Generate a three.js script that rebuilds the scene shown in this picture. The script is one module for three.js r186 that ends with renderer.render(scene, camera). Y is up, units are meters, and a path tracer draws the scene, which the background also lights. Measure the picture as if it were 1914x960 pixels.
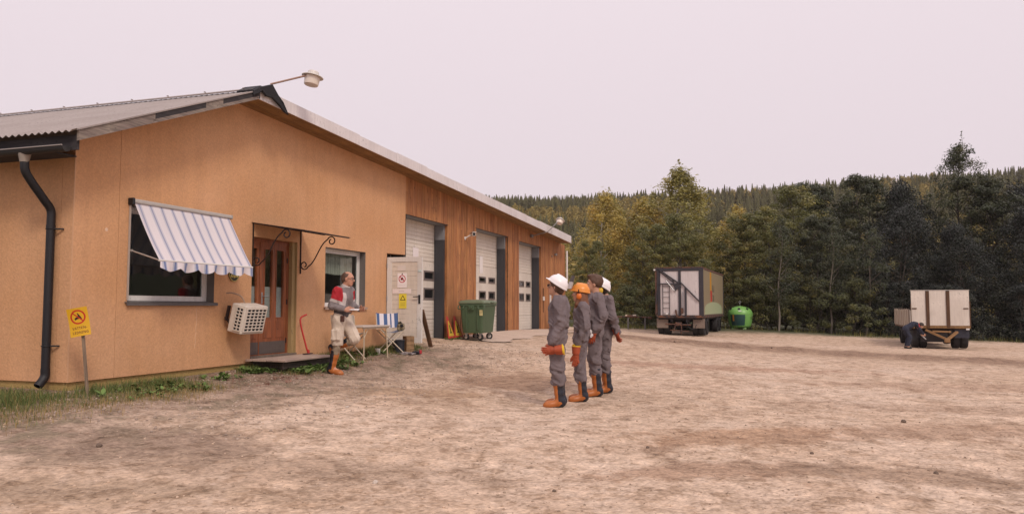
import * as THREE from 'three';
import { mergeGeometries } from 'three/addons/utils/BufferGeometryUtils.js';
import { RoundedBoxGeometry } from 'three/addons/geometries/RoundedBoxGeometry.js';

// ---------------------------------------------------------------- camera, sky, sun, exposure
const EYE = 1.32, PITCH = 0.06474;                       // metres above the yard, radians up
const scene = new THREE.Scene();
const camera = new THREE.PerspectiveCamera(36.64, 1024 / 513, 0.1, 3000);
camera.position.set(0, EYE, 0);
camera.rotation.set(PITCH, 0, 0);
const renderer = new THREE.WebGLRenderer({ antialias: true });
renderer.toneMapping = THREE.LinearToneMapping;
renderer.toneMappingExposure = 1.0;
renderer.shadowMap.enabled = true;
{ // an even, bright overcast, a little brighter towards the zenith
  const W = 64, H = 64, d = new Float32Array(W * H * 4);
  for (let j = 0; j < H; j++) {
    const el = ((j + 0.5) / H - 0.5) * Math.PI, s = Math.sin(el), k = s < 0 ? 0.75 : 1 + 0.42 * Math.pow(s, 1.7);
    for (let i = 0; i < W; i++) d.set([0.80 * k, 0.70 * k, 0.745 * k, 1], (j * W + i) * 4);
  }
  const t = new THREE.DataTexture(d, W, H, THREE.RGBAFormat, THREE.FloatType);
  t.mapping = THREE.EquirectangularReflectionMapping; t.magFilter = THREE.LinearFilter; t.needsUpdate = true;
  scene.background = t; scene.environment = t;
}
const sun = new THREE.DirectionalLight(new THREE.Color(1, 0.88, 0.75), 1.65);
sun.position.set(16, 34, 16); sun.target.position.set(0, 0, -16);
sun.castShadow = true; sun.shadow.radius = 26;
Object.assign(sun.shadow.camera, { left: -60, right: 60, top: 60, bottom: -60, near: 1, far: 160 });
sun.shadow.mapSize.set(4096, 4096);
scene.add(sun); scene.add(sun.target);

// ---------------------------------------------------------------- helpers
let SEED = 12345;
const rnd = () => { SEED = (SEED + 0x6d2b79f5) | 0; let t = Math.imul(SEED ^ (SEED >>> 15), 1 | SEED); t = (t + Math.imul(t ^ (t >>> 7), 61 | t)) ^ t; return ((t ^ (t >>> 14)) >>> 0) / 4294967296; };
const seed = (n) => { SEED = n; };
const rr = (a, b) => a + (b - a) * rnd();
const V = (x, y, z) => new THREE.Vector3(x, y, z);
const clamp = (x, a = 0, b = 1) => Math.min(b, Math.max(a, x));
const sstep = (a, b, x) => { const t = clamp((x - a) / (b - a)); return t * t * (3 - 2 * t); };
const mixn = (a, b, t) => a + (b - a) * t;
const HASH = new Float32Array(65536); { seed(99); for (let i = 0; i < 65536; i++) HASH[i] = rnd(); }
const hsh = (x, y, k) => HASH[(Math.imul(x, 73856093) ^ Math.imul(y, 19349663) ^ Math.imul(k, 83492791)) & 65535];
function vn(x, y, per, k) { // value noise, periodic when per > 0
  const xi = Math.floor(x), yi = Math.floor(y), fx = x - xi, fy = y - yi, u = fx * fx * (3 - 2 * fx), v = fy * fy * (3 - 2 * fy);
  const w = per > 0 ? (a) => ((a % per) + per) % per : (a) => a;
  const a = hsh(w(xi), w(yi), k), b = hsh(w(xi + 1), w(yi), k), c = hsh(w(xi), w(yi + 1), k), e = hsh(w(xi + 1), w(yi + 1), k);
  return a + (b - a) * u + (c - a) * v + (a - b - c + e) * u * v;
}
function fbm(x, y, oct, per = 0, k = 1) { let s = 0, a = 0.5, n = 0; for (let i = 0; i < oct; i++) { s += a * vn(x, y, per, k + i * 7); n += a; x *= 2; y *= 2; per *= 2; a *= 0.5; } return s / n; }
const vn3 = (x, y, z, k) => { const zi = Math.floor(z), f = z - zi, u = f * f * (3 - 2 * f); return mixn(vn(x, y, 0, k + zi * 13), vn(x, y, 0, k + (zi + 1) * 13), u); };

const taken = {};
function numbered(name) { const n = (taken[name] = (taken[name] ?? -1) + 1); return n ? name + '_' + String(n).padStart(3, '0') : name; }
function tag(o, label, category, group, kind) {
  if (label) o.userData.label = label; if (category) o.userData.category = category; if (group) o.userData.group = group; if (kind) o.userData.kind = kind;
  return o;
}
function thing(name, label, category, [x, y, z] = [0, 0, 0], turn = 0, group) {
  const o = new THREE.Group(); o.name = numbered(name); scene.add(o); o.position.set(x, y, z); o.rotation.y = turn;
  return tag(o, label, category, group);
}
function mesh(name, geo, mat, parent) {
  const m = new THREE.Mesh(geo, mat); m.name = parent ? name : numbered(name); m.castShadow = m.receiveShadow = true;
  (parent ?? scene).add(m); return m;
}
const P = (name, geos, mat, parent, label) => { const m = mesh(name, Array.isArray(geos) ? merge(geos) : geos, mat, parent); if (label) m.userData.label = label; return m; };
function struct(name, geo, mat) { const m = mesh(name, geo, mat); m.userData.kind = 'structure'; return m; }
function norm(g) { // non-indexed, position + normal + uv only
  let r = g.index ? g.toNonIndexed() : g;
  if (!r.attributes.normal) r.computeVertexNormals();
  if (!r.attributes.uv) r.setAttribute('uv', new THREE.BufferAttribute(new Float32Array(r.attributes.position.count * 2), 2));
  for (const k of Object.keys(r.attributes)) if (!['position', 'normal', 'uv'].includes(k)) r.deleteAttribute(k);
  return r;
}
function merge(list) { const g = list.length === 1 ? norm(list[0]) : mergeGeometries(list.map(norm)); g.clearGroups?.(); return g; }
function uvm(g, k = 1, ox = 0, oy = 0, swap = false) { // uv in metres by the dominant axis of each face
  g = norm(g); const p = g.attributes.position, n = g.attributes.normal, uv = g.attributes.uv;
  for (let i = 0; i < p.count; i++) {
    const ax = Math.abs(n.getX(i)), ay = Math.abs(n.getY(i)), az = Math.abs(n.getZ(i));
    let u, v; if (ay > ax && ay > az) { u = p.getX(i); v = p.getZ(i); } else if (ax > az) { u = p.getZ(i); v = p.getY(i); } else { u = p.getX(i); v = p.getY(i); }
    if (swap) [u, v] = [v, u];
    uv.setXY(i, u * k + ox, v * k + oy);
  }
  return g;
}
const place = (g, x, y, z, rx = 0, ry = 0, rz = 0) => { if (rx) g.rotateX(rx); if (rz) g.rotateZ(rz); if (ry) g.rotateY(ry); g.translate(x, y, z); return g; };
const box = (w, h, d, x = 0, y = 0, z = 0, rx = 0, ry = 0, rz = 0) => place(new THREE.BoxGeometry(w, h, d), x, y, z, rx, ry, rz);
const span = (x0, x1, y0, y1, z0, z1) => box(x1 - x0, y1 - y0, z1 - z0, (x0 + x1) / 2, (y0 + y1) / 2, (z0 + z1) / 2);
const rbox = (w, h, d, x = 0, y = 0, z = 0, r = 0.01, rx = 0, ry = 0, rz = 0) => place(new RoundedBoxGeometry(w, h, d, 2, Math.min(r, w / 2.01, h / 2.01, d / 2.01)), x, y, z, rx, ry, rz);
const rspan = (x0, x1, y0, y1, z0, z1, r = 0.008) => rbox(x1 - x0, y1 - y0, z1 - z0, (x0 + x1) / 2, (y0 + y1) / 2, (z0 + z1) / 2, r);
const cyl = (r0, r1, h, x = 0, y = 0, z = 0, seg = 16, rx = 0, ry = 0, rz = 0) => place(new THREE.CylinderGeometry(r1, r0, h, seg), x, y, z, rx, ry, rz);
function rod(a, b, r, seg = 8, r2 = r) {
  const d = b.clone().sub(a), g = new THREE.CylinderGeometry(r2, r, d.length(), seg);
  g.applyQuaternion(new THREE.Quaternion().setFromUnitVectors(V(0, 1, 0), d.clone().normalize()));
  const m = a.clone().add(b).multiplyScalar(0.5); g.translate(m.x, m.y, m.z); return g;
}
function bar(a, b, w, h) { // a rectangular bar between two points
  const d = b.clone().sub(a), g = new THREE.BoxGeometry(w, h, d.length());
  const m = new THREE.Matrix4().lookAt(b, a, Math.abs(d.y) > 0.95 * d.length() ? V(1, 0, 0) : V(0, 1, 0)); g.applyMatrix4(m);
  const c = a.clone().add(b).multiplyScalar(0.5); g.translate(c.x, c.y, c.z); return g;
}
const tube = (pts, r, seg = 24, rs = 8) => new THREE.TubeGeometry(new THREE.CatmullRomCurve3(pts), seg, r, rs);
const lathe = (pts, seg = 24) => new THREE.LatheGeometry(pts.map((p) => new THREE.Vector2(p[0], p[1])), seg);
function poly(pts, depth, holes = [], bevel = 0) { // xy outline extruded towards +z
  const s = new THREE.Shape(pts.map((p) => new THREE.Vector2(p[0], p[1])));
  for (const h of holes) s.holes.push(new THREE.Path(h.map((p) => new THREE.Vector2(p[0], p[1]))));
  return new THREE.ExtrudeGeometry(s, { depth, bevelEnabled: bevel > 0, bevelSize: bevel, bevelThickness: bevel, bevelSegments: 1, curveSegments: 10 });
}
const rect = (x0, x1, y0, y1) => [[x0, y0], [x1, y0], [x1, y1], [x0, y1]];
function ringFrame(x0, x1, y0, y1, t, z0, z1) { return poly(rect(x0, x1, y0, y1), z1 - z0, [rect(x0 + t, x1 - t, y0 + t, y1 - t)]).translate(0, 0, z0); }

// ---------------------------------------------------------------- materials
const rgb = (r, g, b) => new THREE.Color().setRGB(r, g, b);
const hex = (h) => new THREE.Color(h);
const M = (color, roughness = 0.8, metalness = 0, more = {}) => new THREE.MeshStandardMaterial({ color, roughness, metalness, ...more });
const toS = (l) => 255 * (l <= 0.0031308 ? 12.92 * l : 1.055 * Math.pow(l, 1 / 2.4) - 0.055);
function tex(size, f, srgb = true, rep = 1) { // f(u, v) -> linear [r,g,b] or a number
  const [w, h] = Array.isArray(size) ? size : [size, size], d = new Uint8Array(w * h * 4);
  for (let j = 0; j < h; j++) for (let i = 0; i < w; i++) {
    const c = f((i + 0.5) / w, (j + 0.5) / h), o = (j * w + i) * 4;
    for (let k = 0; k < 3; k++) { const x = clamp(c.length ? c[k] : c); d[o + k] = srgb ? toS(x) : x * 255; }
    d[o + 3] = 255;
  }
  const t = new THREE.DataTexture(d, w, h); t.wrapS = t.wrapT = THREE.RepeatWrapping; t.magFilter = THREE.LinearFilter; t.minFilter = THREE.LinearMipmapLinearFilter;
  if (srgb) t.colorSpace = THREE.SRGBColorSpace; t.repeat.set(rep, rep); t.needsUpdate = true; return t;
}
function canvasTex(w, h, draw) {
  const c = document.createElement('canvas'); c.width = w; c.height = h; const x = c.getContext('2d'); draw(x, w, h);
  const t = new THREE.CanvasTexture(c); t.colorSpace = THREE.SRGBColorSpace; return t;
}
// stucco: 4 m tile, grain and faint runs of weather
const tStucco = tex(1536, (u, v) => {
  const g = fbm(u * 220, v * 220, 2, 220, 3), m = fbm(u * 6, v * 6, 4, 6, 5), run = fbm(u * 40, v * 3, 3, 0, 9) * 0.6 + fbm(u * 9, v * 1, 2, 0, 31) * 0.4, sp = vn(u * 330, v * 330, 330, 8);
  let k = 0.84 + 0.20 * (g - 0.5) + 0.10 * (m - 0.5) + 0.15 * (run - 0.5) + (sp > 0.9 ? 0.08 : sp < 0.08 ? -0.09 : 0);
  return [0.715 * k, 0.396 * k * (1 + 0.08 * (m - 0.5)), 0.205 * k * (1 + 0.24 * (m - 0.5))];
}, true, 0.25);
const tStuccoB = tex(1024, (u, v) => fbm(u * 170, v * 170, 3, 170, 3), false, 0.25);
const tWood = tex([512, 1024], (u, v) => { // grain along v, 1 m x 2 m
  const w = fbm(u * 4 + 0.5 * fbm(u * 3, v * 4, 2, 0, 4), v * 3, 3, 0, 2), g = fbm(u * 60, v * 4, 3, 0, 7), f = fbm(u * 200, v * 12, 2, 0, 17);
  const kn = Math.max(0, 1 - 9 * Math.hypot((u * 8 % 1) - 0.5, ((v * 10 + hsh(Math.floor(u * 8), 3, 1)) % 1 - 0.5) * 0.6)) * (hsh(Math.floor(u * 8), Math.floor(v * 10 + hsh(Math.floor(u * 8), 3, 1)), 5) > 0.7 ? 1 : 0);
  const k = 0.62 + 0.35 * (w - 0.5) + 0.5 * (g - 0.5) + 0.3 * (f - 0.5) - 0.4 * kn; return [k, k * (0.96 + 0.1 * (w - 0.5)), k * 0.94];
}, true, 1);
const tGrime = tex(1024, (u, v) => { // neutral wear: 2 m tile
  const a = fbm(u * 5, v * 5, 5, 5, 11), s = fbm(u * 70, v * 5, 3, 0, 15), sp = fbm(u * 60, v * 60, 3, 60, 2), k = 0.86 + 0.2 * (a - 0.5) + 0.16 * (s - 0.5) - 0.3 * sstep(0.68, 0.8, sp) * sstep(0.45, 0.7, a); return [k, k * (0.985 + 0.03 * a), k * (0.96 + 0.05 * a)];
}, true, 0.5);
const tRust = tex(512, (u, v) => { const a = fbm(u * 7, v * 7, 5, 7, 21), b = fbm(u * 40, v * 40, 3, 40, 22), r = sstep(0.42, 0.6, a * 0.7 + b * 0.3); const k = 0.7 + 0.6 * (b - 0.5); return [mixn(0.05, 0.23, r) * k, mixn(0.045, 0.10, r) * k, mixn(0.05, 0.055, r) * k]; }, true, 1);
const tFine = tex(512, (u, v) => fbm(u * 90, v * 90, 3, 90, 41), false, 2);
const tCloth = tex(512, (u, v) => { const k = 0.84 + 0.24 * (fbm(u * 9, v * 9, 4, 9, 51) - 0.5) + 0.14 * (vn(u * 180, v * 180, 180, 53) - 0.5); return k; }, true, 1.2);

const mStucco = M(0xffffff, 0.95, 0, { map: tStucco, bumpMap: tStuccoB, bumpScale: 0.0035 });
const woodM = (c, r = 0.75) => M(c, r, 0, { map: tWood });
const worn = (c, r = 0.6, m = 0) => M(c, r, m, { map: tGrime });
const mClad = [woodM(rgb(0.60, 0.268, 0.10)), woodM(rgb(0.54, 0.225, 0.082)), woodM(rgb(0.68, 0.31, 0.118)), woodM(rgb(0.58, 0.265, 0.095))];
const mDark = M(rgb(0.012, 0.012, 0.014), 0.9), mBlack = M(rgb(0.008, 0.008, 0.011), 0.55), mRubber = M(rgb(0.018, 0.018, 0.02), 0.8);
const mWhite = worn(rgb(0.80, 0.78, 0.76), 0.5), mCream = worn(rgb(0.80, 0.73, 0.65), 0.5);
const mSlate = worn(rgb(0.045, 0.047, 0.056), 0.55), mPale = worn(rgb(0.22, 0.23, 0.25), 0.6);
const mIron = M(rgb(0.035, 0.022, 0.02), 0.6, 0.3), mSteel = M(rgb(0.45, 0.45, 0.46), 0.35, 0.9);
const mGlass = new THREE.MeshPhysicalMaterial({ color: rgb(0.82, 0.86, 0.86), roughness: 0.03, transmission: 1, thickness: 0, ior: 1.5 });
const mRust = M(0xffffff, 0.85, 0.1, { map: tRust });
const BX = -5.504, BZ = -9.67, BY = 0.37, BTURN = Math.atan2(0.95088, 0.30954), UX = 0.30954, UZ = -0.95088;
const B2W = (s, n) => [BX + UX * s + 0.95088 * n, BZ + UZ * s + 0.30954 * n];   // along the wall, out of it -> x, z

// ---------------------------------------------------------------- the lie of the land: a smooth surface through levelled points
const LEVEL = [ // x, z, height
  [0, 0, 0.02], [-3, -3, 0.02], [4, -4, 0.0], [-8, 2, 0.05], [10, 2, -0.1], [0.6, -10.5, 0.0], [1.5, -12, 0.03], [-5.1, -9.4, 0.27], [-6.8, -9.0, 0.27], [-4.4, -12.9, 0.30], [-3.3, -12.6, 0.22], [-2.95, -13.2, 0.215],
  [-3.2, -15.2, 0.32], [-2.6, -17.2, 0.36], [-1.7, -19.5, 0.42], [-0.8, -21.8, 0.41], [0.5, -25.5, 0.44], [1.9, -29.8, 0.38], [2.6, -33, 0.31], [3, -40, 0.15], [-1.5, -14.5, 0.12], [2.5, -22, 0.15], [6, -28, 0.03], [9, -41.3, -0.19],
  [7.5, -48, 0.0], [16, -51, -0.16], [19, -37, -0.58], [26, -46, -0.62], [14, -30, -0.34], [14, -18, -0.22], [8, -12, -0.1], [32, -44, -0.8], [-12, -12, 0.25], [-20, -30, 0.4], [30, -20, -0.5], [20, -58, -0.3], [40, -60, -0.7], [5, -60, 0.2]];
const TPS = (() => {
  const n = LEVEL.length, N = n + 3, A = [], phi = (r2) => (r2 > 0 ? 0.5 * r2 * Math.log(r2) : 0);
  for (let i = 0; i < n; i++) { const [x, z, y] = LEVEL[i]; A.push([...LEVEL.map(([a, b]) => phi((a - x) ** 2 + (b - z) ** 2)), 1, x, z, y]); A[i][i] += 0.5; }
  for (let k = 0; k < 3; k++) A.push([...LEVEL.map(([a, b]) => (k === 0 ? 1 : k === 1 ? a : b)), 0, 0, 0, 0]);
  for (let c = 0; c < N; c++) { let p = c; for (let r = c; r < N; r++) if (Math.abs(A[r][c]) > Math.abs(A[p][c])) p = r; [A[c], A[p]] = [A[p], A[c]]; for (let r = 0; r < N; r++) if (r !== c) { const f = A[r][c] / A[c][c]; if (f) for (let k = c; k <= N; k++) A[r][k] -= f * A[c][k]; } }
  const w = A.map((r, i) => r[N] / r[i]);
  return (x, z) => { let s = w[n] + w[n + 1] * x + w[n + 2] * z; for (let i = 0; i < n; i++) s += w[i] * phi((LEVEL[i][0] - x) ** 2 + (LEVEL[i][1] - z) ** 2); return s; };
})();
const smoothGround = (x, z) => { // levels out far from the yard
  const r = Math.hypot(x - 5, z + 25), k = r > 40 ? 40 / r : 1; return mixn(TPS(5 + (x - 5) * k, -25 + (z + 25) * k), -0.2, sstep(40, 75, r)); };
const bLocal = (x, z) => { const dx = x - BX, dz = z - BZ; return [dx * UX + dz * UZ, dx * 0.95088 + dz * 0.30954]; };
// darker, churned band that crosses the yard on the right: distance from its centre line
const TRACK = [[2.5, -31], [6.5, -29.5], [10, -27], [14, -23.5], [18, -20], [26, -16]];
function trackDist(x, z) { let b = 99; for (let i = 0; i + 1 < TRACK.length; i++) { const [ax, az] = TRACK[i], [bx, bz] = TRACK[i + 1], t = clamp(((x - ax) * (bx - ax) + (z - az) * (bz - az)) / ((bx - ax) ** 2 + (bz - az) ** 2)); b = Math.min(b, Math.hypot(x - ax - t * (bx - ax), z - az - t * (bz - az))); } return b; }
function ground(x, z) {
  const r = Math.hypot(x, z), f = 1 - sstep(45, 80, r), [s, n] = bLocal(x, z), near = n < 0.1 && n > -13 && s > -0.2 && s < 26 ? 0 : 1;
  let h = smoothGround(x, z);
  h += near * f * (0.05 * (fbm(x * 0.5, z * 0.5, 3, 0, 61) - 0.5) + 0.028 * (fbm(x * 2.6, z * 2.6, 3, 0, 64) - 0.5) + 0.012 * (vn(x * 11, z * 11, 0, 66) - 0.5));
  const t = trackDist(x, z); if (t < 3) { const w = 1 - sstep(0.6, 2.6, t); h += w * (0.16 * (fbm(x * 1.1, z * 1.6, 3, 0, 68) - 0.42) + 0.05 * Math.sin((x * 0.62 + z * 0.78) * 3.1)); }
  return h;
}

// ---------------------------------------------------------------- the workshop building: local x along the gable front, z out of it towards the yard, y = 0 at the wall foot
const R = (y) => y + 0.95;                                // a height given from eye level, as a local height
const bld = thing('workshop_building', 'long workshop with ochre stucco office end, brown plank cladding and three cream garage doors', 'building', [BX, BY, BZ], BTURN);
const soffitR = (s) => R(3.37 - 0.0309 * (s - 3.0)), soffitL = (s) => R(3.37 - 0.405 * (3.0 - s));
const under = (s) => Math.min(soffitL(s), soffitR(s));
const DEPTH = 12;
{ // stucco front in two sheets with a joint, holes for windows and doors
  const wy0 = R(-0.93), W1 = rect(0.90, 2.65, R(0.07), R(1.40)), D = [[3.58, wy0], [4.92, wy0], [4.92, R(1.20)], [3.58, R(1.20)]];
  const W2 = rect(5.88, 7.50, R(0.0), R(1.19));
  P('wall_panel', uvm(poly([[0.0, wy0], [0.715, wy0], [0.715, under(0.715)], [0, under(0)]], 0.2).translate(0, 0, -0.2)), mStucco, bld);
  P('wall_panel', uvm(poly([[0.721, wy0], [3.58, wy0], [3.58, R(1.2)], [4.92, R(1.2)], [4.92, wy0], [8.50, wy0], [8.50, R(1.24)], [9.45, R(1.26)], [9.45, under(9.45)], [3.0, under(3)], [0.721, under(0.721)]], 0.2, [W1, W2]).translate(0, 0, -0.2)), mStucco, bld);
  P('wall_panel', uvm(span(0, 0.2, wy0, R(2.16), -DEPTH, -0.205)), mStucco, bld);
  P('corner_bead', uvm(box(0.014, R(2.05) - wy0, 0.014, 0.0, (R(2.05) + wy0) / 2, 0.0)), M(rgb(0.62, 0.36, 0.2), 0.8), bld);
  const mFound = M(rgb(0.46, 0.32, 0.12), 0.95, 0, { map: tGrime, bumpMap: tFine, bumpScale: 0.006 });
  P('foundation', [uvm(span(0.03, 3.57, -0.6, wy0, -0.25, -0.035)), uvm(span(3.57, 9.44, -0.6, wy0, -0.25, -0.036)), uvm(span(0.03, 0.25, -0.6, wy0, -DEPTH, -0.25))], mFound, bld);
  // the rest of the shell, so that light only enters through the openings
  const mIn = M(rgb(0.35, 0.33, 0.3), 0.9);
  P('back_wall', [span(0.0, 25.2, -0.5, R(2.05), -DEPTH - 0.2, -DEPTH), span(25.0, 25.2, -0.5, R(2.6), -DEPTH, -0.3), span(9.3, 9.42, -0.3, R(3.0), -DEPTH, -0.9)], mIn, bld);
  P('floor_slab', [span(0.2, 25.0, -0.3, R(-0.86), -DEPTH, -0.42)], M(rgb(0.2, 0.19, 0.18), 0.9), bld);
  P('inner_wall', [span(0.25, 9.3, R(-0.86), R(2.05), -4.2, -4.1), span(5.2, 5.3, R(-0.86), R(2.05), -4.1, -0.3), span(0.2, 9.3, R(2.05), R(2.1), -4.2, -0.25)], mIn, bld);
}
// weathered roof boards along the left verge, and metal panels along the right one
const mGreyBoard = woodM(rgb(0.36, 0.31, 0.27), 0.9), mPeel = woodM(rgb(0.06, 0.055, 0.06), 0.9);
const mSoffit = woodM(rgb(0.40, 0.225, 0.075), 0.8), mSheet = M(rgb(0.80, 0.75, 0.76), 0.5, 0.0, { map: tGrime });
const mRoof = M(rgb(0.40, 0.345, 0.325), 0.75, 0.15, { map: tGrime, bumpMap: tFine, bumpScale: 0.002 });
{
  const at = (s, n, y) => V(s, y, n), L = (s) => soffitL(s), c = Math.cos(Math.atan(0.405));
  const seg = [[-0.45, 0.75, mGreyBoard], [0.75, 1.72, mPeel], [1.72, 2.10, mGreyBoard], [2.10, 2.25, mPeel], [2.25, 2.98, mPeel]];
  for (const [a, b, m] of seg) P('verge_board', uvm(poly([[a, L(a)], [b, L(b)], [b, L(b) + 0.125 + (m === mPeel ? 0.012 : 0)], [a, L(a) + 0.125]], 0.03).translate(0, 0, 0.5 + (m === mPeel ? 0.004 : 0)), 1, 0, 0, true), m, bld);
  P('verge_board', uvm(poly([[0.72, L(0.72)], [2.95, L(2.95)], [2.95, L(2.95) + 0.05], [0.72, L(0.72) + 0.05]], 0.022).translate(0, 0, 0.513), 1, 0, 0, true), mGreyBoard, bld);
  P('verge_flashing', uvm(poly([[-0.47, L(-0.47) + 0.13], [2.95, L(2.95) + 0.13], [2.95, L(2.95) + 0.15], [-0.47, L(-0.47) + 0.15]], 0.05).translate(0, 0, 0.496)), mRoof, bld);
  // corrugated sheet
  const nw = Math.round((DEPTH + 0.7) / 0.105), NV = nw * 8, NS = 8, pos = [], idx = [], uv = [];
  for (let i = 0; i <= NV; i++) for (let j = 0; j <= NS; j++) {
    const n = 0.52 - i * 0.105 / 8, s = mixn(-0.53, 3.02, j / NS), y = L(s) + 0.135 + 0.014 * Math.cos(i * Math.PI / 4) + 0.006 * (fbm(s * 2, n * 1.3, 2, 0, 6) - 0.5);
    pos.push(s, y, n); uv.push(s, n);
  }
  for (let i = 0; i < NV; i++) for (let j = 0; j < NS; j++) { const a = i * (NS + 1) + j, b = a + 1, d = a + NS + 1, e = d + 1; idx.push(a, b, d, b, e, d); }
  const top = new THREE.BufferGeometry(); top.setAttribute('position', new THREE.Float32BufferAttribute(pos, 3)); top.setAttribute('uv', new THREE.Float32BufferAttribute(uv, 2)); top.setIndex(idx); top.computeVertexNormals();
  P('roof_sheet', top, mRoof, bld);
  P('ridge_cap', [uvm(box(0.22, 0.02, DEPTH + 0.6, 2.93, L(3.0) + 0.148, -DEPTH / 2 + 0.2, 0, 0, 0.38)), ...Array.from({ length: 16 }, (_, i) => box(0.03, 0.014, 0.02, 2.86, L(3) + 0.152, 0.3 - i * 0.75))], mRoof, bld);
  P('roof_deck', poly([[-0.4, L(-0.4) + 0.01], [3.0, L(3.0)], [3.0, L(3.0) + 0.1], [-0.4, L(-0.4) + 0.11]], DEPTH + 0.7).translate(0, 0, -DEPTH - 0.2), M(rgb(0.1, 0.075, 0.06), 0.9), bld);
  // low roof over the workshop
  const RR = (s) => soffitR(s);
  P('flat_roof', poly([[3.0, RR(3) + 0.03], [24.4, RR(24.4) + 0.03], [24.4, RR(24.4) + 0.2], [3.0, RR(3) + 0.12]], DEPTH + 0.64).translate(0, 0, -DEPTH - 0.2), M(rgb(0.05, 0.05, 0.05), 0.9), bld);
  for (let i = 0, s = 3.0; i < 13; i++) { const e = Math.min(24.4, s + 1.655), w = (seed(70 + i), rr(-0.012, 0.012));
    P('roof_trim', uvm(poly([[s + 0.004, RR(s)], [e - 0.004, RR(e)], [e - 0.004, RR(e) + mixn(0.19, 0.29, (e - 3) / 21) + w], [s + 0.004, RR(s) + mixn(0.19, 0.29, (s - 3) / 21) + w]], 0.018).translate(0, 0, 0.472 + (i % 2) * 0.004), 1, i * 0.37, i * 0.21), mSheet, bld); s = e; if (s >= 24.39) break; }
  P('roof_trim', uvm(span(24.4, 24.418, RR(24.4), RR(24.4) + 0.29, -DEPTH, 0.486)), mSheet, bld);
  for (let k = 0; k < 4; k++) P('soffit_board', uvm(poly([[3.0, RR(3.0) + 0.002], [24.38, RR(24.38) + 0.002], [24.38, RR(24.38) + 0.022], [3.0, RR(3.0) + 0.022]], 0.126).translate(0, 0, -0.04 + k * 0.128), 1, k * 0.3, 0, true), mSoffit, bld);
  for (let k = 0; k < 4; k++) P('soffit_board', uvm(poly([[-0.4, L(-0.4) + 0.004], [2.99, L(2.99) + 0.004], [2.99, L(2.99) + 0.02], [-0.4, L(-0.4) + 0.02]], 0.126).translate(0, 0, -0.04 + k * 0.128), 1, k * 0.3, 0, true), mSoffit, bld);
  P('eave_soffit', uvm(span(-0.40, -0.002, R(1.885), R(1.90), -DEPTH, 0.02), 1, 0, 0, true), mPeel, bld);
  // torn black roofing felt hanging at the ridge
  const felt = []; const fl = [[2.78, L(2.78) + 0.16], [2.9, L(2.9) + 0.19], [3.25, R(3.66)], [3.42, R(3.54)], [3.55, R(3.44)], [3.72, R(3.28)], [3.60, R(3.30)], [3.45, R(3.38)], [3.28, R(3.46)], [3.1, R(3.44)], [2.98, R(3.50)], [2.9, R(3.42)], [2.84, R(3.41)], [2.78, R(3.38)]];
  const fg = new THREE.ExtrudeGeometry(new THREE.Shape(fl.map((p) => new THREE.Vector2(p[0], p[1]))), { depth: 0.02, steps: 1, bevelEnabled: true, bevelSize: 0.01, bevelThickness: 0.012, bevelSegments: 1 }).translate(0, 0, 0.515);
  const fp = fg.attributes.position; for (let i = 0; i < fp.count; i++) fp.setZ(i, fp.getZ(i) + 0.06 * vn(fp.getX(i) * 6, fp.getY(i) * 6, 0, 3)); fg.computeVertexNormals();
  const cap = poly([[2.8, L(2.8) + 0.157], [3.0, L(3.0) + 0.17], [3.35, RR(3.35) + 0.21], [3.3, RR(3.3) + 0.24], [3.0, L(3.0) + 0.215], [2.8, L(2.8) + 0.18]], 0.3).translate(0, 0, 0.22);
  P('torn_roofing_felt', [fg, cap], M(rgb(0.012, 0.012, 0.015), 0.7), bld, 'torn black roofing felt at the ridge');
}
{ // gutter and downpipe on the short left wall
  const gx = -0.50, gy = R(1.90), half = []; for (let i = 0; i <= 10; i++) { const a = Math.PI + i * Math.PI / 10; half.push([0.062 * Math.cos(a), 0.062 * Math.sin(a)]); }
  const inner = half.map(([x, y]) => [x * 0.9, y * 0.9]).reverse();
  P('gutter', [poly([...half, ...inner], DEPTH + 0.4).translate(gx, gy, -DEPTH), poly(half, 0.006).translate(gx, gy, 0.4), rod(V(gx - 0.062, gy, 0.4), V(gx - 0.062, gy, -DEPTH), 0.008, 6)], worn(rgb(0.035, 0.034, 0.036), 0.6, 0.1), bld); P('gutter_lip', [rod(V(gx - 0.064, gy + 0.006, 0.402), V(gx - 0.064, gy + 0.006, -DEPTH), 0.009, 6)], worn(rgb(0.36, 0.32, 0.30), 0.6), bld);
  P('eave_board', uvm(span(-0.43, -0.40, R(1.87), R(2.05), -DEPTH, 0.49), 1, 0, 0, true), mPeel, bld);
  const z = -0.28;
  P('downpipe', [tube([V(-0.47, gy - 0.10, z), V(-0.46, gy - 0.24, z), V(-0.40, gy - 0.33, z), V(-0.18, gy - 0.57, z), V(-0.085, gy - 0.68, z), V(-0.075, gy - 0.85, z)], 0.05, 30, 14), rod(V(-0.075, gy - 0.8, z), V(-0.075, R(-0.78), z), 0.05, 16), cyl(0.054, 0.054, 0.06, -0.075, gy - 0.9, z, 16)], mBlack, bld);
  P('downpipe_shoe', [tube([V(-0.075, R(-0.76), z), V(-0.08, R(-0.86), z), V(-0.17, R(-0.97), z)], 0.053, 14, 14)], mBlack, bld);
  P('downpipe_funnel', [cyl(0.05, 0.075, 0.12, -0.475, gy - 0.085, z, 14)], M(rgb(0.3, 0.26, 0.22), 0.6), bld);
  for (const y of [R(0.98), R(-0.48)]) P('pipe_bracket', [rod(V(-0.075, y, z + 0.04), V(-0.01, y, z + 0.14), 0.011, 6), new THREE.TorusGeometry(0.053, 0.008, 6, 14).rotateX(Math.PI / 2).translate(-0.075, y, z)], mBlack, bld);
}
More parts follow.
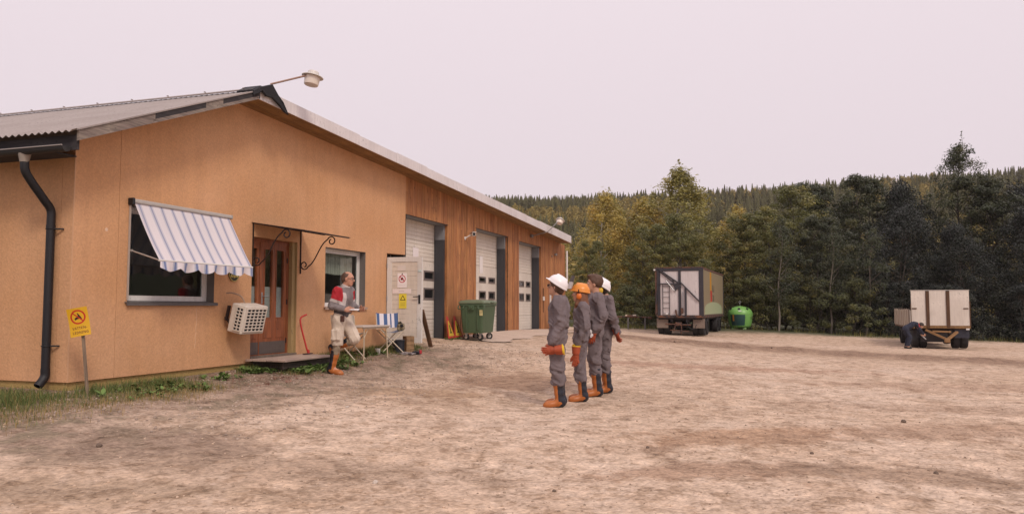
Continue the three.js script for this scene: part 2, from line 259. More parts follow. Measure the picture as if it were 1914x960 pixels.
{ // plank cladding: each board a piece, shorter above the garage openings
  const face = -0.028, zf = -0.05, doors = [[9.46, 12.13, R(2.26)], [14.33, 17.36, R(2.39)], [18.69, 21.51, R(2.34)]], foot = R(-0.99);
  seed(5);
  const geos = {};
  for (let s = 9.47; s < 25.28;) {
    const w = Math.min(rr(0.128, 0.152), 25.3 - s), m = s + w / 2;
    const d = doors.find((q) => m > q[0] - 0.02 && m < q[1] + 0.02), y0 = d ? d[2] : foot + rr(-0.01, 0.01), y1 = soffitR(m) + 0.01;
    P('plank', uvm(box(w - 0.006, y1 - y0, 0.022, m, (y0 + y1) / 2, zf + 0.011 + rr(-0.004, 0.004)), 0.5, rr(0, 5), rr(0, 5)), mClad[Math.floor(rnd() * 4)], bld); s += w;
  }
  const holes = doors.map(([a, b, t]) => rect(a, b, R(-0.95), t));
  P('wall_backing', poly([[9.46, R(-0.99)], [25.3, R(-0.99)], [25.3, soffitR(25.3)], [9.46, soffitR(9.46)]], 0.14, [[[9.6, R(-0.985)], [12.13, R(-0.985)], [12.13, R(2.26)], [9.6, R(2.26)]], ...doors.slice(1).map(([a, b, t]) => rect(a, b, R(-0.985), t))]).translate(0, 0, -0.195), M(rgb(0.02, 0.015, 0.012), 0.95), bld);
  P('wall_footing', uvm(span(9.46, 25.3, -0.7, R(-0.99), -0.3, -0.04)), M(rgb(0.2, 0.18, 0.16), 0.95, 0, { map: tGrime }), bld);
  P('corner_board', uvm(span(25.3, 25.33, R(-0.99), soffitR(25.3), -0.25, -0.02)), mClad[1], bld);
  // cream sectional doors
  doors.forEach(([a, b, t], k) => {
    const dz = -0.40, g = mesh('garage_door', span(a - 0.05, b + 0.05, R(-0.88), R(-0.84), dz - 0.03, dz + 0.03), mBlack, bld);
    g.userData.label = ['cream garage door nearest the office, half hidden by the white door', 'cream garage door behind the green bin', 'farthest of the cream garage doors'][k];
    P('door_jamb', uvm(span(b - 0.10, b + 0.02, R(-0.86), t - 0.42, -0.37, -0.10)), mSlate, g); P('door_jamb', uvm(span(a - 0.02, a + 0.05, R(-0.86), t - 0.42, -0.37, -0.10)), mSlate, g);
    P('door_jamb', uvm(span(b - 0.10, b + 0.02, t - 0.42, t - 0.021, -0.37, -0.10)), mPale, g); P('door_jamb', uvm(span(a - 0.02, a + 0.05, t - 0.42, t - 0.021, -0.37, -0.10)), mPale, g); P('door_header', uvm(span(a - 0.02, b + 0.02, t - 0.02, t + 0.05, -0.43, -0.055)), mPale, g);
    P('door_reveal', [uvm(span(b - 0.003, b + 0.02, R(-0.97), t - 0.02, -0.10, -0.052))], mClad[1], g);
    P('door_shell', [span(a - 0.02, b + 0.02, R(-0.95), t + 0.05, -0.72, -0.70), span(a - 0.02, a, R(-0.9), t, -0.7, -0.4), span(b, b + 0.02, R(-0.9), t, -0.7, -0.4)], M(rgb(0.13, 0.10, 0.095), 0.8), g);
    const win = [[[10.35, 10.95], [11.39, 12.02]], [[15.59, 16.16], [16.48, 17.06]], [[19.84, 20.38], [20.67, 21.21]]][k], rows = [[0.96, 0.68], [0.5, 0.23]];
    const y0 = R(-0.84), n = 6, h = (t - y0) / n;
    for (let i = 0; i < n; i++) { // a section: ribbed face with shallow grooves
      const ya = y0 + i * h + 0.003, yb = y0 + (i + 1) * h - 0.003, holes2 = [];
      for (const [w0, w1] of win) for (const [r1, r0] of rows) if ((R(r0) + R(r1)) / 2 > ya && (R(r0) + R(r1)) / 2 < yb) holes2.push([w0, w1, Math.max(ya + 0.03, R(r0)), Math.min(yb - 0.03, R(r1))]);
      if (!holes2.length) P('door_section', uvm(ribbed(ya, yb, a - 0.01, b + 0.01, dz)), mCream, g);
      else {
        P('door_section', uvm(poly(rect(a - 0.01, b + 0.01, ya, yb), 0.034, holes2.map((r) => rect(r[0], r[1], r[2], r[3]))).translate(0, 0, dz - 0.02)), mCream, g);
        for (const r of holes2) { P('window_frame', ringFrame(r[0] - 0.02, r[1] + 0.02, r[2] - 0.02, r[3] + 0.02, 0.045, dz + 0.012, dz + 0.03), M(rgb(0.16, 0.13, 0.12), 0.5), g); P('window_pane', span(r[0], r[1], r[2], r[3], dz, dz + 0.004), mGlass, g); }
      }
    }
  });
  function ribbed(ya, yb, x0, x1, dz) {
    const h = (yb - ya) / 5, sh = [[-0.02, ya]];
    for (let q = 0; q < 5; q++) sh.push([0.002, ya + q * h], [0.002, ya + q * h + 0.008], [0.013, ya + q * h + 0.016], [0.013, ya + (q + 1) * h - 0.006]);
    sh.push([0.002, yb], [-0.02, yb]);
    return poly(sh, x1 - x0).rotateY(-Math.PI / 2).translate(x1, 0, dz);
  }
}
{ // office windows
  const win = (s0, s1, y0, y1, label, curtain) => {
    const w = mesh('window', ringFrame(s0, s1 - 0.0, y0, y1, 0.05, -0.19, -0.14), mWhite, bld); w.userData.label = label;
    P('sash', ringFrame(s0 + 0.05, s1 - 0.05, y0 + 0.05, y1 - 0.05, 0.045, -0.18, -0.15), mWhite, w);
    P('pane', span(s0 + 0.09, s1 - 0.09, y0 + 0.09, y1 - 0.09, -0.167, -0.163), mGlass, w);
    P('reveal', [uvm(span(s1 - 0.006, s1 + 0.01, y0, y1, -0.139, -0.002)), uvm(span(s0, s1, y1 - 0.006, y1 + 0.01, -0.139, -0.002))], worn(rgb(0.16, 0.14, 0.13), 0.7), w);
    P('sill', [place(uvm(box(s1 - s0 + 0.08, 0.012, 0.21, 0, 0, 0)), (s0 + s1) / 2, y0 + 0.005, -0.055, 0.12), span(s0 - 0.04, s1 + 0.04, y0 - 0.045, y0 - 0.006, 0.034, 0.046)], curtain === 'none' ? worn(rgb(0.13, 0.12, 0.12), 0.6) : worn(rgb(0.5, 0.36, 0.28), 0.7), w);
    return w;
  };
  const w1 = win(0.90, 2.65, R(0.07), R(1.40), 'office window under the striped awning', 'none');
  P('window_board', [span(0.8, 2.7, R(0.12), R(0.15), -0.75, -0.2)], mWhite, w1);
  const w2 = win(5.88, 7.50, R(0.0), R(1.19), 'office window with a pale pleated curtain behind the walking man', 'half');
  const cp = [], ci = []; for (let i = 0; i <= 120; i++) for (const y of [R(1.14), R(0.68) ]) { const s = 5.95 + i / 120 * 1.48; cp.push(s, y + (y < R(0.8) ? 0.012 * Math.sin(i * 0.7) : 0), -0.27 + 0.018 * Math.sin(i * 0.83) + 0.01 * Math.sin(i * 0.31)); }
  for (let i = 0; i < 120; i++) { const a = i * 2; ci.push(a, a + 1, a + 2, a + 1, a + 3, a + 2); }
  const cg = new THREE.BufferGeometry(); cg.setAttribute('position', new THREE.Float32BufferAttribute(cp, 3)); cg.setIndex(ci); cg.computeVertexNormals();
  P('curtain', cg, M(rgb(0.52, 0.50, 0.42), 0.95, 0, { side: THREE.DoubleSide }), w2);
}
{ // entrance: brown wooden door with narrow glass slots
  const mRed = woodM(rgb(0.42, 0.135, 0.05), 0.5), z0 = -0.155, z1 = -0.105, y0 = R(-0.83), y1 = R(1.17), mFr = woodM(rgb(0.36, 0.115, 0.045), 0.5);
  const d = mesh('entrance_door', uvm(span(3.58, 4.92, R(-0.86), R(-0.83), -0.2, 0.02)), woodM(rgb(0.25, 0.2, 0.16)), bld); d.userData.label = 'brown wooden entrance door with tall narrow panes';
  P('door_frame', [uvm(poly([[3.585, y0], [3.585, y1 + 0.02], [4.80, y1 + 0.02], [4.80, y0], [4.74, y0], [4.74, y1 - 0.04], [3.63, y1 - 0.04], [3.63, y0]], 0.09).translate(0, 0, -0.19), 1, 0, 0)], mFr, d);
  P('door_casing', [uvm(span(4.80, 4.912, y0, R(1.195), -0.19, -0.03)), uvm(span(4.9, 4.917, y0, R(1.195), -0.03, -0.003))], M(rgb(0.42, 0.29, 0.13), 0.8, 0, { map: tGrime }), d);
  const slot = [[3.68, 3.86], [4.08, 4.30], [4.42, 4.64]], sy0 = R(-0.18), sy1 = y1 - 0.15;
  P('side_leaf', uvm(poly(rect(3.63, 3.93, y0, y1 - 0.04), z1 - z0, [rect(slot[0][0], slot[0][1], sy0, sy1)]).translate(0, 0, z0), 0.7), mRed, d);
  P('door_leaf', uvm(poly(rect(3.945, 4.735, y0, y1 - 0.04), z1 - z0, slot.slice(1).map((q) => rect(q[0], q[1], sy0, sy1))).translate(0, 0, z0), 0.7, 0.3, 0.2), mRed, d);
  for (const [a, b] of slot) {
    P('pane', span(a, b, sy0, sy1, -0.132, -0.128), mGlass, d);
    P('pane_curtain', span(a - 0.03, b + 0.03, sy0, R(0.36), -0.15, -0.146), M(rgb(0.62, 0.6, 0.57), 0.9), d);
    P('bead', ringFrame(a - 0.014, b + 0.014, sy0 - 0.014, sy1 + 0.014, 0.016, z1 - 0.002, z1 + 0.008), mRed, d);
    P('lower_panel', uvm(rspan(a + 0.0, b - 0.0, R(-0.54), R(-0.24), z1 - 0.002, z1 + 0.008, 0.006), 0.7, a, 0), mRed, d);
  }
  const mKick = M(rgb(0.17, 0.14, 0.13), 0.5, 0.5, { map: tGrime });
  P('kick_plate', [span(3.64, 3.925, R(-0.81), R(-0.6), z1, z1 + 0.004)], mKick, d); P('kick_plate', [span(3.96, 4.72, R(-0.81), R(-0.6), z1, z1 + 0.004)], mKick, d);
  P('door_handle', [rbox(0.035, 0.2, 0.012, 4.005, R(0.16), z1 + 0.008, 0.005), rod(V(4.005, R(0.19), z1), V(4.005, R(0.19), z1 + 0.06), 0.009), rod(V(4.0, R(0.19), z1 + 0.06), V(4.13, R(0.185), z1 + 0.06), 0.009)], mSteel, d);
  for (const y of [R(0.85), R(0.1), R(-0.6)]) P('hinge', [cyl(0.011, 0.011, 0.09, 4.742, y, z1 + 0.008, 8)], mBlack, d);
}
{ // white pass door, swung wide open, hung on the stucco edge
  const g = mesh('pass_door', ringFrame(0, 0.86, 0, 1.94, 0.11, -0.025, 0.025), mWhite, bld);
  g.userData.label = 'white framed pass door standing open with safety signs on it';
  g.position.set(8.50, R(-0.80), 0.02); g.rotation.y = -Math.PI / 2 + 0.03;
  for (let i = 0; i < 16; i++) { const y0 = 0.112 + i * 0.10725, rib = 0.10725; P('door_slat', uvm(rspan(0.105, 0.755, y0 + 0.0015, y0 + rib - 0.0015, -0.016, 0.012, 0.004)), mCream, g); }
  P('door_lever', [rbox(0.045, 0.2, 0.014, 0.805, 0.98, 0.032, 0.004), rod(V(0.805, 1.04, 0.03), V(0.805, 1.04, 0.075), 0.01), rod(V(0.81, 1.04, 0.075), V(0.67, 1.035, 0.075), 0.011)], mBlack, g);
  P('lock_box', [rbox(0.07, 0.05, 0.016, 0.81, 1.62, 0.03, 0.004)], M(rgb(0.5, 0.62, 0.6), 0.6), g);
  for (const y of [0.2, 1.0, 1.75]) P('hinge', [cyl(0.013, 0.013, 0.11, 0.0, y, 0.025, 8)], mSteel, g);
  const signMesh = (name, w, h, x, y, pw, draw, label) => { const geo = new THREE.BoxGeometry(w, h, 0.004).translate(x, y, 0.0185); const e = M(0xd8d4d0, 0.7), m = new THREE.Mesh(geo, [e, e, e, e, M(0xffffff, 0.55, 0, { map: canvasTex(pw, Math.round(pw * h / w), draw) }), e]); m.name = name; m.userData.label = label; m.castShadow = m.receiveShadow = true; g.add(m); };
  signMesh('prohibition_sign', 0.235, 0.33, 0.375, 1.41, 256, (c, w, h) => {
    c.fillStyle = '#efe9ea'; c.fillRect(0, 0, w, h); c.strokeStyle = '#b5203c'; c.lineWidth = 20; c.beginPath(); c.arc(w / 2, h * 0.4, 84, 0, 7); c.stroke();
    c.fillStyle = '#241a1c'; c.fillRect(w / 2 - 34, h * 0.4 - 36, 60, 66); c.fillRect(w / 2 - 12, 4, 26, 40); c.fillRect(w / 2 - 44, h * 0.4 + 4, 88, 22);
    c.strokeStyle = '#b5203c'; c.beginPath(); c.moveTo(w / 2 - 60, h * 0.4 - 60); c.lineTo(w / 2 + 60, h * 0.4 + 60); c.stroke(); c.fillStyle = '#b9b2b4'; for (let i = 0; i < 9; i++) c.fillRect(34 + i * 21, h * 0.83, 14, 9);
  }, 'white sign with a red prohibition ring');
  signMesh('notice_strip', 0.46, 0.10, 0.37, 1.165, 320, (c, w, h) => { c.fillStyle = '#eadfdd'; c.fillRect(0, 0, w, h); c.fillStyle = '#9c9494'; for (let i = 0; i < 6; i++) c.fillRect(108 + i * 16, h * 0.42, 10, 8); }, 'narrow white notice');
  signMesh('warning_sign', 0.19, 0.33, 0.395, 0.94, 200, (c, w, h) => {
    c.fillStyle = '#e6d548'; c.fillRect(0, 0, w, h); c.strokeStyle = '#2a2318'; c.lineWidth = 15; c.lineJoin = 'round'; c.beginPath(); c.moveTo(w / 2, 44); c.lineTo(w / 2 + 62, 150); c.lineTo(w / 2 - 62, 150); c.closePath(); c.stroke();
    c.fillStyle = '#8d8233'; for (let j = 0; j < 4; j++) for (let i = 0; i < 7; i++) c.fillRect(40 + i * 18, 205 + j * 28, 12, 9);
  }, 'yellow sign with a black warning triangle');
  P('paper_sheet', [box(0.2, 0.12, 0.003, 0.36, 1.69, 0.0175)], M(rgb(0.7, 0.64, 0.6), 0.8), g);
}
{ // pale hairline crack below the office window, and a chipped spot by the corner
  seed(21); const pts = []; for (let i = 0; i <= 14; i++) pts.push(V(2.27 - 0.02 * i / 14 + rr(-0.012, 0.012), R(0.02 - 0.64 * i / 14), 0.0005));
  P('wall_crack', [tube(pts, 0.0035, 60, 5)], M(rgb(0.72, 0.50, 0.34), 0.95), bld);
  P('chipped_spot', [place(new THREE.CylinderGeometry(0.02, 0.026, 0.002, 7), 0.52, R(1.02), 0.001, Math.PI / 2)], M(rgb(0.70, 0.50, 0.36), 0.95), bld);
}
{ // small fittings of the cladding wall
  P('notice_sheet', [box(0.34, 0.55, 0.004, 10.85, R(1.27), -0.378)], M(rgb(0.78, 0.72, 0.72), 0.8), bld);
  P('notice_sheet', [box(0.30, 0.55, 0.004, 15.75, R(1.36), -0.378)], M(rgb(0.76, 0.72, 0.70), 0.8), bld);
  P('white_trim_board', [uvm(rspan(22.74, 22.92, R(-0.17), R(0.86), -0.026, 0.01))], mWhite, bld);
  P('corner_vent_pipe', [rod(V(25.36, R(1.1), 0.05), V(25.36, R(2.45), 0.05), 0.045, 12)], mWhite, bld);
  P('switch_box', [rbox(0.1, 0.16, 0.06, 21.8, R(0.34), 0.0, 0.01)], mWhite, bld); P('switch_cable', [rod(V(21.8, R(0.42), -0.01), V(21.8, R(0.75), -0.01), 0.012), rod(V(21.8, R(0.26), -0.01), V(21.8, R(-0.2), -0.01), 0.01)], mIron, bld);
  P('wall_sensor', [rbox(0.1, 0.1, 0.1, 23.6, R(2.18), 0.02, 0.02)], M(rgb(0.3, 0.28, 0.27), 0.5), bld); P('wall_sensor', [rbox(0.06, 0.08, 0.06, 23.08, R(2.08), 0.0, 0.01)], M(rgb(0.3, 0.2, 0.14), 0.5), bld);
  P('lintel_flashing', [14.33, 18.69, 9.47].map((a, i) => span(a - 0.03, [17.36, 21.51, 12.13][i] + 0.03, R([2.39, 2.34, 2.26][i]) - 0.012, R([2.39, 2.34, 2.26][i]) - 0.003, -0.09, -0.012)), mIron, bld);
}

// ---------------------------------------------------------------- yard and hill
const bump = (x, z, cx, cz, rx, rz, turn = 0) => { const c = Math.cos(turn), s = Math.sin(turn), dx = x - cx, dz = z - cz, a = (dx * c + dz * s) / rx, b = (-dx * s + dz * c) / rz; return Math.exp(-(a * a + b * b)); };
{
  const tDirt = tex(2048, (u, v) => { // 5 m tile of packed sandy dirt
    const a = fbm(u * 14, v * 14, 5, 14, 71), g = fbm(u * 190, v * 190, 3, 190, 73), s = vn(u * 420, v * 420, 420, 77), b = fbm(u * 60, v * 60, 3, 60, 79), cl = fbm(u * 34, v * 34, 4, 34, 78);
    let k = 0.66 + 0.22 * (a - 0.5) + 0.52 * (g - 0.5) + 0.34 * (b - 0.5), d = 0;
    if (s > 0.93) k += 0.16; if (s < 0.05) k -= 0.2; d = sstep(0.58, 0.68, cl); k -= 0.13 * d; k += 0.1 * sstep(0.40, 0.30, cl);
    const q = clamp((0.66 - k) * 1.2, 0, 0.3); return [k, k * (0.985 - 0.03 * d - 0.16 * q), k * (0.97 - 0.06 * d - 0.34 * q)];
  }, true, 0.2);
  const tDirtB = tex(1024, (u, v) => 0.35 * fbm(u * 20, v * 20, 5, 20, 81) + 0.3 * fbm(u * 110, v * 110, 3, 110, 83) + 0.35 * vn(u * 250, v * 250, 250, 85), false, 0.2);
  const mYard = M(0xffffff, 0.97, 0, { map: tDirt, bumpMap: tDirtB, bumpScale: 0.035, vertexColors: true });
  const radii = [0.3]; while (radii[radii.length - 1] < 95) radii.push(radii[radii.length - 1] * 1.0125 + 0.004);
  const angs = []; for (let i = 0; i <= 420; i++) angs.push(mixn(-0.66, 0.66, i / 420)); for (let i = 1; i < 60; i++) angs.push(mixn(0.66, 2 * Math.PI - 0.66, i / 60));
  const NA = angs.length, pos = [], uv = [], col = [], idx = [];
  for (const r of radii) for (const a of angs) {
    const x = r * Math.sin(a), z = -r * Math.cos(a), [s, n] = bLocal(x, z); pos.push(x, ground(x, z), z); uv.push(x, z);
    // ground colour: pale sand, darker brown patches, rusty gravel beside the wall
    const big = fbm(x * 0.35 + 3, z * 0.35, 4, 0, 91), mid = fbm(x * 1.3, z * 1.1, 4, 0, 93), fine = fbm(x * 5, z * 3.5, 4, 0, 95), grit = fbm(x * 16, z * 11, 3, 0, 97);
    let c = [0.735, 0.55, 0.405];
    const to = (d, k) => { k = clamp(k); c = c.map((q, i) => mixn(q, d[i], k)); };
    to([0.63, 0.45, 0.31], 0.5 * sstep(0.42, 0.68, big * 0.6 + mid * 0.4));
    to([0.80, 0.64, 0.51], 0.4 * sstep(0.50, 0.30, big * 0.5 + mid * 0.5));
    to([0.46, 0.31, 0.205], 0.55 * sstep(0.62, 0.78, mid * 0.7 + fine * 0.3));
    to([0.40, 0.275, 0.185], 0.45 * sstep(0.60, 0.68, fine * 0.5 + grit * 0.5)); to([0.82, 0.67, 0.55], 0.25 * sstep(0.42, 0.32, fine * 0.6 + grit * 0.4));
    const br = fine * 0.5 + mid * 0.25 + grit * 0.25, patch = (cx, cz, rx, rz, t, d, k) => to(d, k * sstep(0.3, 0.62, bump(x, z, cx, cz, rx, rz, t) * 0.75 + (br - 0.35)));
    patch(0.1, -13.4, 1.3, 1.5, 0, [0.42, 0.27, 0.175], 0.85); patch(-1.6, -11.3, 1.2, 0.5, 0, [0.50, 0.33, 0.2], 0.7);  // darker brown patches to the left of and behind the workers
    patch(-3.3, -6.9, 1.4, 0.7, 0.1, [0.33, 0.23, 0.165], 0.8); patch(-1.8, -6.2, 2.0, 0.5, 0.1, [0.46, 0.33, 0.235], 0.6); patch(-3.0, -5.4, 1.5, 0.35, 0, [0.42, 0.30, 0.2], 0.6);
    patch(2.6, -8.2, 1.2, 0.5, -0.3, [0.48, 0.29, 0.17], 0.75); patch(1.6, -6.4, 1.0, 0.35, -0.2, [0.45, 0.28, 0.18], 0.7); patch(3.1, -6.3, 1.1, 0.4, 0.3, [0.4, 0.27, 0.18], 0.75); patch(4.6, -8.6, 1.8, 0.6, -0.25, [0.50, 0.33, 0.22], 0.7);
    patch(4, -17.5, 3.5, 0.8, 0.15, [0.50, 0.30, 0.2], 0.6); patch(8, -14, 3, 0.8, 0.15, [0.52, 0.35, 0.24], 0.6); patch(6.6, -10.5, 3, 0.6, 0.2, [0.52, 0.36, 0.25], 0.6);
    const t = trackDist(x, z);
    to([0.52, 0.36, 0.235], 0.6 * (1 - sstep(1.5, 6, t + 4 * (mid - 0.5))));
    to([0.34, 0.22, 0.145], 0.95 * (1 - sstep(1.0, 3.4, t + 4 * (br - 0.45))));
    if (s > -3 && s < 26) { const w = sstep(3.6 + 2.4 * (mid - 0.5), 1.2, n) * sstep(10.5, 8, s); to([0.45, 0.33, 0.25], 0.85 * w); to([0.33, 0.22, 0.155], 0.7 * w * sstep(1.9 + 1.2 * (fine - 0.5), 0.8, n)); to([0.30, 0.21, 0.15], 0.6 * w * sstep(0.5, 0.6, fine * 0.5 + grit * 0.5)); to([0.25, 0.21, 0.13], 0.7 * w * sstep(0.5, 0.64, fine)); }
    const edge = sstep(46, 51, -z + 0.1 * x + 3 * (mid - 0.5)); to([0.10, 0.11, 0.045], edge);
    to([0.09, 0.10, 0.04], sstep(62, 66, r) + (n < -0.3 && s < -0.1 ? 0.8 * sstep(0, -2, s) : 0));
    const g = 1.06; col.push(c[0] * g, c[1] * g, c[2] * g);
  }
  for (let i = 0; i + 1 < radii.length; i++) for (let j = 0; j < NA; j++) { const k = (j + 1) % NA, a = i * NA + j, b = i * NA + k, d = a + NA, e = b + NA; idx.push(a, b, d, b, e, d); }
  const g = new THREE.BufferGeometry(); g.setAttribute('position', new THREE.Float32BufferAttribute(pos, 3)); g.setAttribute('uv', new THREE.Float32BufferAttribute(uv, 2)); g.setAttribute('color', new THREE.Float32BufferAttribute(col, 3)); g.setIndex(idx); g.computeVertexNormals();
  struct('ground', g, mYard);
}
// concrete apron before the garage doors
{
  const pos = [], idx = [], uv = [], NS = 60, NN = 8;
  for (let i = 0; i <= NS; i++) for (let j = 0; j <= NN; j++) { const s = mixn(12.3, 24.6, i / NS), n = mixn(-0.02, 1.35 + 0.12 * Math.sin(s * 3) + 0.06 * Math.sin(s * 11), j / NN), [x, z] = B2W(s, n); pos.push(x, smoothGround(x, z) + 0.05 - 0.03 * j / NN, z); uv.push(s, n); }
  for (let i = 0; i < NS; i++) for (let j = 0; j < NN; j++) { const a = i * (NN + 1) + j, b = a + 1, d = a + NN + 1, e = d + 1; idx.push(a, d, b, b, d, e); }
  const g = new THREE.BufferGeometry(); g.setAttribute('position', new THREE.Float32BufferAttribute(pos, 3)); g.setAttribute('uv', new THREE.Float32BufferAttribute(uv, 2)); g.setIndex(idx); g.computeVertexNormals();
  struct('concrete_apron', g, M(rgb(0.66, 0.51, 0.41), 0.9, 0, { map: tGrime, bumpMap: tFine, bumpScale: 0.006, side: THREE.DoubleSide }));
}
function hillHeight(x, z) { // wooded hill behind the yard
  const r = Math.hypot(x, z), a = Math.atan2(x, -z), top = 54 + 2 * sstep(0.3, 0.6, a) - 8 * sstep(0.0, -0.3, a) + 5 * (fbm(a * 9, 2.2, 2, 0, 101) - 0.5);
  return -1.0 + top * sstep(70, 470, r) * (1 - 0.25 * sstep(480, 900, r)) + 7 * sstep(90, 200, r) * (fbm(x * 0.012, z * 0.012, 3, 0, 103) - 0.5);
}
{
  const pos = [], col = [], idx = [], NR = 90, NA = 260;
  for (let i = 0; i <= NR; i++) for (let j = 0; j <= NA; j++) { const r = 72 * Math.pow(1500 / 72, i / NR), a = j / NA * 2 * Math.PI, x = r * Math.sin(a), z = -r * Math.cos(a), f = sstep(-1.4, -0.9, a > Math.PI ? a - 2 * Math.PI : a) * sstep(1.7, 1.1, a > Math.PI ? a - 2 * Math.PI : a); pos.push(x, mixn(-0.8, hillHeight(x, z), f), z); const k = 0.8 + 0.4 * vn(x * 0.05, z * 0.05, 0, 5); col.push(0.05 * k, 0.055 * k, 0.022 * k); }
  for (let i = 0; i < NR; i++) for (let j = 0; j < NA; j++) { const a = i * (NA + 1) + j, b = a + 1, d = a + NA + 1, e = d + 1; idx.push(a, b, d, b, e, d); }
  const g = new THREE.BufferGeometry(); g.setAttribute('position', new THREE.Float32BufferAttribute(pos, 3)); g.setAttribute('color', new THREE.Float32BufferAttribute(col, 3)); g.setIndex(idx); g.computeVertexNormals();
  struct('hill', g, M(0xffffff, 1, 0, { vertexColors: true }));
}

// ---------------------------------------------------------------- trees
const leafMat = () => new THREE.MeshPhysicalMaterial({ color: 0xffffff, roughness: 0.7, vertexColors: true, transmission: 0.5, thickness: 0, side: THREE.DoubleSide, ior: 1.3 });
const mLeaf = leafMat();
// one crown: leaf clumps at the ends of limbs; returns [crown geometry, trunk geometry], about h metres tall
function broadleaf({ h, w, base, hang = 0, leaf = 0.085, clumps = 190, per = 120, hue, spread = 0.46, airy = 0, stems = 1, top = 0.35, pale = false }) {
  const P3 = [], C3 = [], limbs = [], ends = [], add = (p, n, sz, c) => {
    const t = V(rr(-1, 1), rr(-1, 1), rr(-1, 1)).cross(n).normalize(), b = n.clone().cross(t), l = sz * rr(0.7, 1.2), m = l * rr(0.5, 0.75);
    const q = [p.clone().addScaledVector(t, -l), p.clone().addScaledVector(b, m * 0.6).addScaledVector(t, -0.1 * l), p.clone().addScaledVector(t, l), p.clone().addScaledVector(b, -m * 0.6).addScaledVector(t, -0.1 * l)];
    for (const i of [0, 1, 2, 0, 2, 3]) { P3.push(q[i].x, q[i].y, q[i].z); C3.push(c[0], c[1], c[2]); }
  };
  const prof = (y) => { const t = clamp((y - base) / (h - base)); return Math.pow(Math.sin(Math.PI * Math.pow(mixn(0.12, 1, t), 1 / (1 + top))), 0.75); };
  for (let k = 0; k < stems; k++) {
    const lean = V(rr(-0.1, 0.1) + (stems > 1 ? rr(-0.2, 0.2) : 0), 1, rr(-0.1, 0.1)), ph = rr(0, 6), pts = []; const x0 = stems > 1 ? rr(-0.5, 0.5) : 0, z0 = stems > 1 ? rr(-0.4, 0.4) : 0, hh = h * (k ? rr(0.7, 0.95) : 0.96);
    for (let i = 0; i <= 6; i++) pts.push(V(x0 + lean.x * hh * i / 6 + 0.12 * Math.sin(ph + i * 1.1), hh * i / 6 - 0.15, z0 + lean.z * hh * i / 6 + 0.12 * Math.cos(ph + i * 1.4)));
    for (let i = 0; i < 6; i++) { const r0 = 0.0085 * h * (1 - i / 6.6) / Math.sqrt(stems) + 0.015, r1 = 0.0085 * h * (1 - (i + 1) / 6.6) / Math.sqrt(stems) + 0.012; limbs.push(rod(pts[i], pts[i + 1], r0, 7, r1)); }
    for (let i = 0; i < Math.round(clumps / stems); i++) {
      const y = base + (h - base) * Math.pow(rnd(), 0.9), f = (y / hh) * 6, a = rr(0, 2 * Math.PI), bi = Math.min(5, Math.floor(f)), tr = pts[bi].clone().lerp(pts[bi + 1], clamp(f - bi)), rad = w * 0.5 * prof(y) * (0.72 + 0.5 * vn(a * 1.6 + k * 9, y * 0.9, 0, 7 + k)) * Math.sqrt(rr(0.12, 1.1));
      const e = V(tr.x + Math.cos(a) * rad, Math.min(h, y) + rr(-0.2, 0.2), tr.z + Math.sin(a) * rad);
      if (i % 4 === 0) { const b0 = tr.clone(); b0.y = Math.max(0.3, tr.y - rad * 0.7); limbs.push(rod(b0, e, 0.02 + 0.006 * rad, 4, 0.006)); }
      ends.push(e);
    }
  }
  for (const e of ends) {
    const sz = spread * rr(0.6, 1.25), tint = rr(0.8, 1.25), yl = rnd() < hue.gold ? 1 : rr(0, 0.35), n = Math.round(per * rr(0.5, 1.3) * (1 - airy * rnd()));
    const c0 = [mixn(hue.a[0], hue.b[0], yl) * tint, mixn(hue.a[1], hue.b[1], yl) * tint, mixn(hue.a[2], hue.b[2], yl) * tint];
    for (let i = 0; i < n; i++) {
      const d = V(rr(-1, 1), rr(-1, 1), rr(-1, 1)); if (d.lengthSq() > 1) { i--; continue; }
      const drop = hang * Math.pow(rnd(), 1.5) * sz * 3.2, p = V(e.x + d.x * sz * (1 - 0.5 * (hang ? drop / (sz * 3.2) : 0)), e.y + d.y * sz * 0.62 - drop, e.z + d.z * sz); if (p.y < 0.05) continue;
      const k = rr(0.85, 1.15), nn = V(d.x * 0.9 + rr(-0.6, 0.6), d.y * 0.9 + 0.55 + rr(-0.6, 0.6), d.z * 0.9 + rr(-0.6, 0.6)).normalize();
      add(p, nn, leaf, [c0[0] * k, c0[1] * k, c0[2] * k]);
    }
  }
  const high = ends.filter((e) => e.y > base + 0.62 * (h - base)); // thin shoots that break the outline
  for (let i = 0; i < Math.min(9, high.length); i++) {
    const e = high[Math.floor(rnd() * high.length)], len = rr(0.25, 0.75) * h / 9.5, lx = rr(-0.25, 0.25), lz = rr(-0.25, 0.25), c = [mixn(hue.a[0], hue.b[0], 0.3), mixn(hue.a[1], hue.b[1], 0.3), mixn(hue.a[2], hue.b[2], 0.3)];
    limbs.push(rod(e, V(e.x + lx * len, e.y + len, e.z + lz * len), 0.012, 4, 0.004));
    for (let q = 0; q < 26; q++) { const t = Math.pow(rnd(), 0.8), r = 0.16 * (1.15 - t); add(V(e.x + lx * len * t + rr(-r, r), e.y + len * t, e.z + lz * len * t + rr(-r, r)), V(rr(-1, 1), rr(-0.3, 1), rr(-1, 1)).normalize(), leaf * 0.9, c); }
  }
  const g = new THREE.BufferGeometry(); g.setAttribute('position', new THREE.Float32BufferAttribute(P3, 3)); g.setAttribute('color', new THREE.Float32BufferAttribute(C3, 3)); g.computeVertexNormals();
  return [g, merge(limbs)];
}
const mBark = M(rgb(0.10, 0.085, 0.07), 0.95, 0, { map: tGrime }), mBirch = M(rgb(0.42, 0.39, 0.35), 0.9, 0, { map: tGrime });
const mSlim = M(rgb(0.20, 0.17, 0.14), 0.9, 0, { map: tGrime });
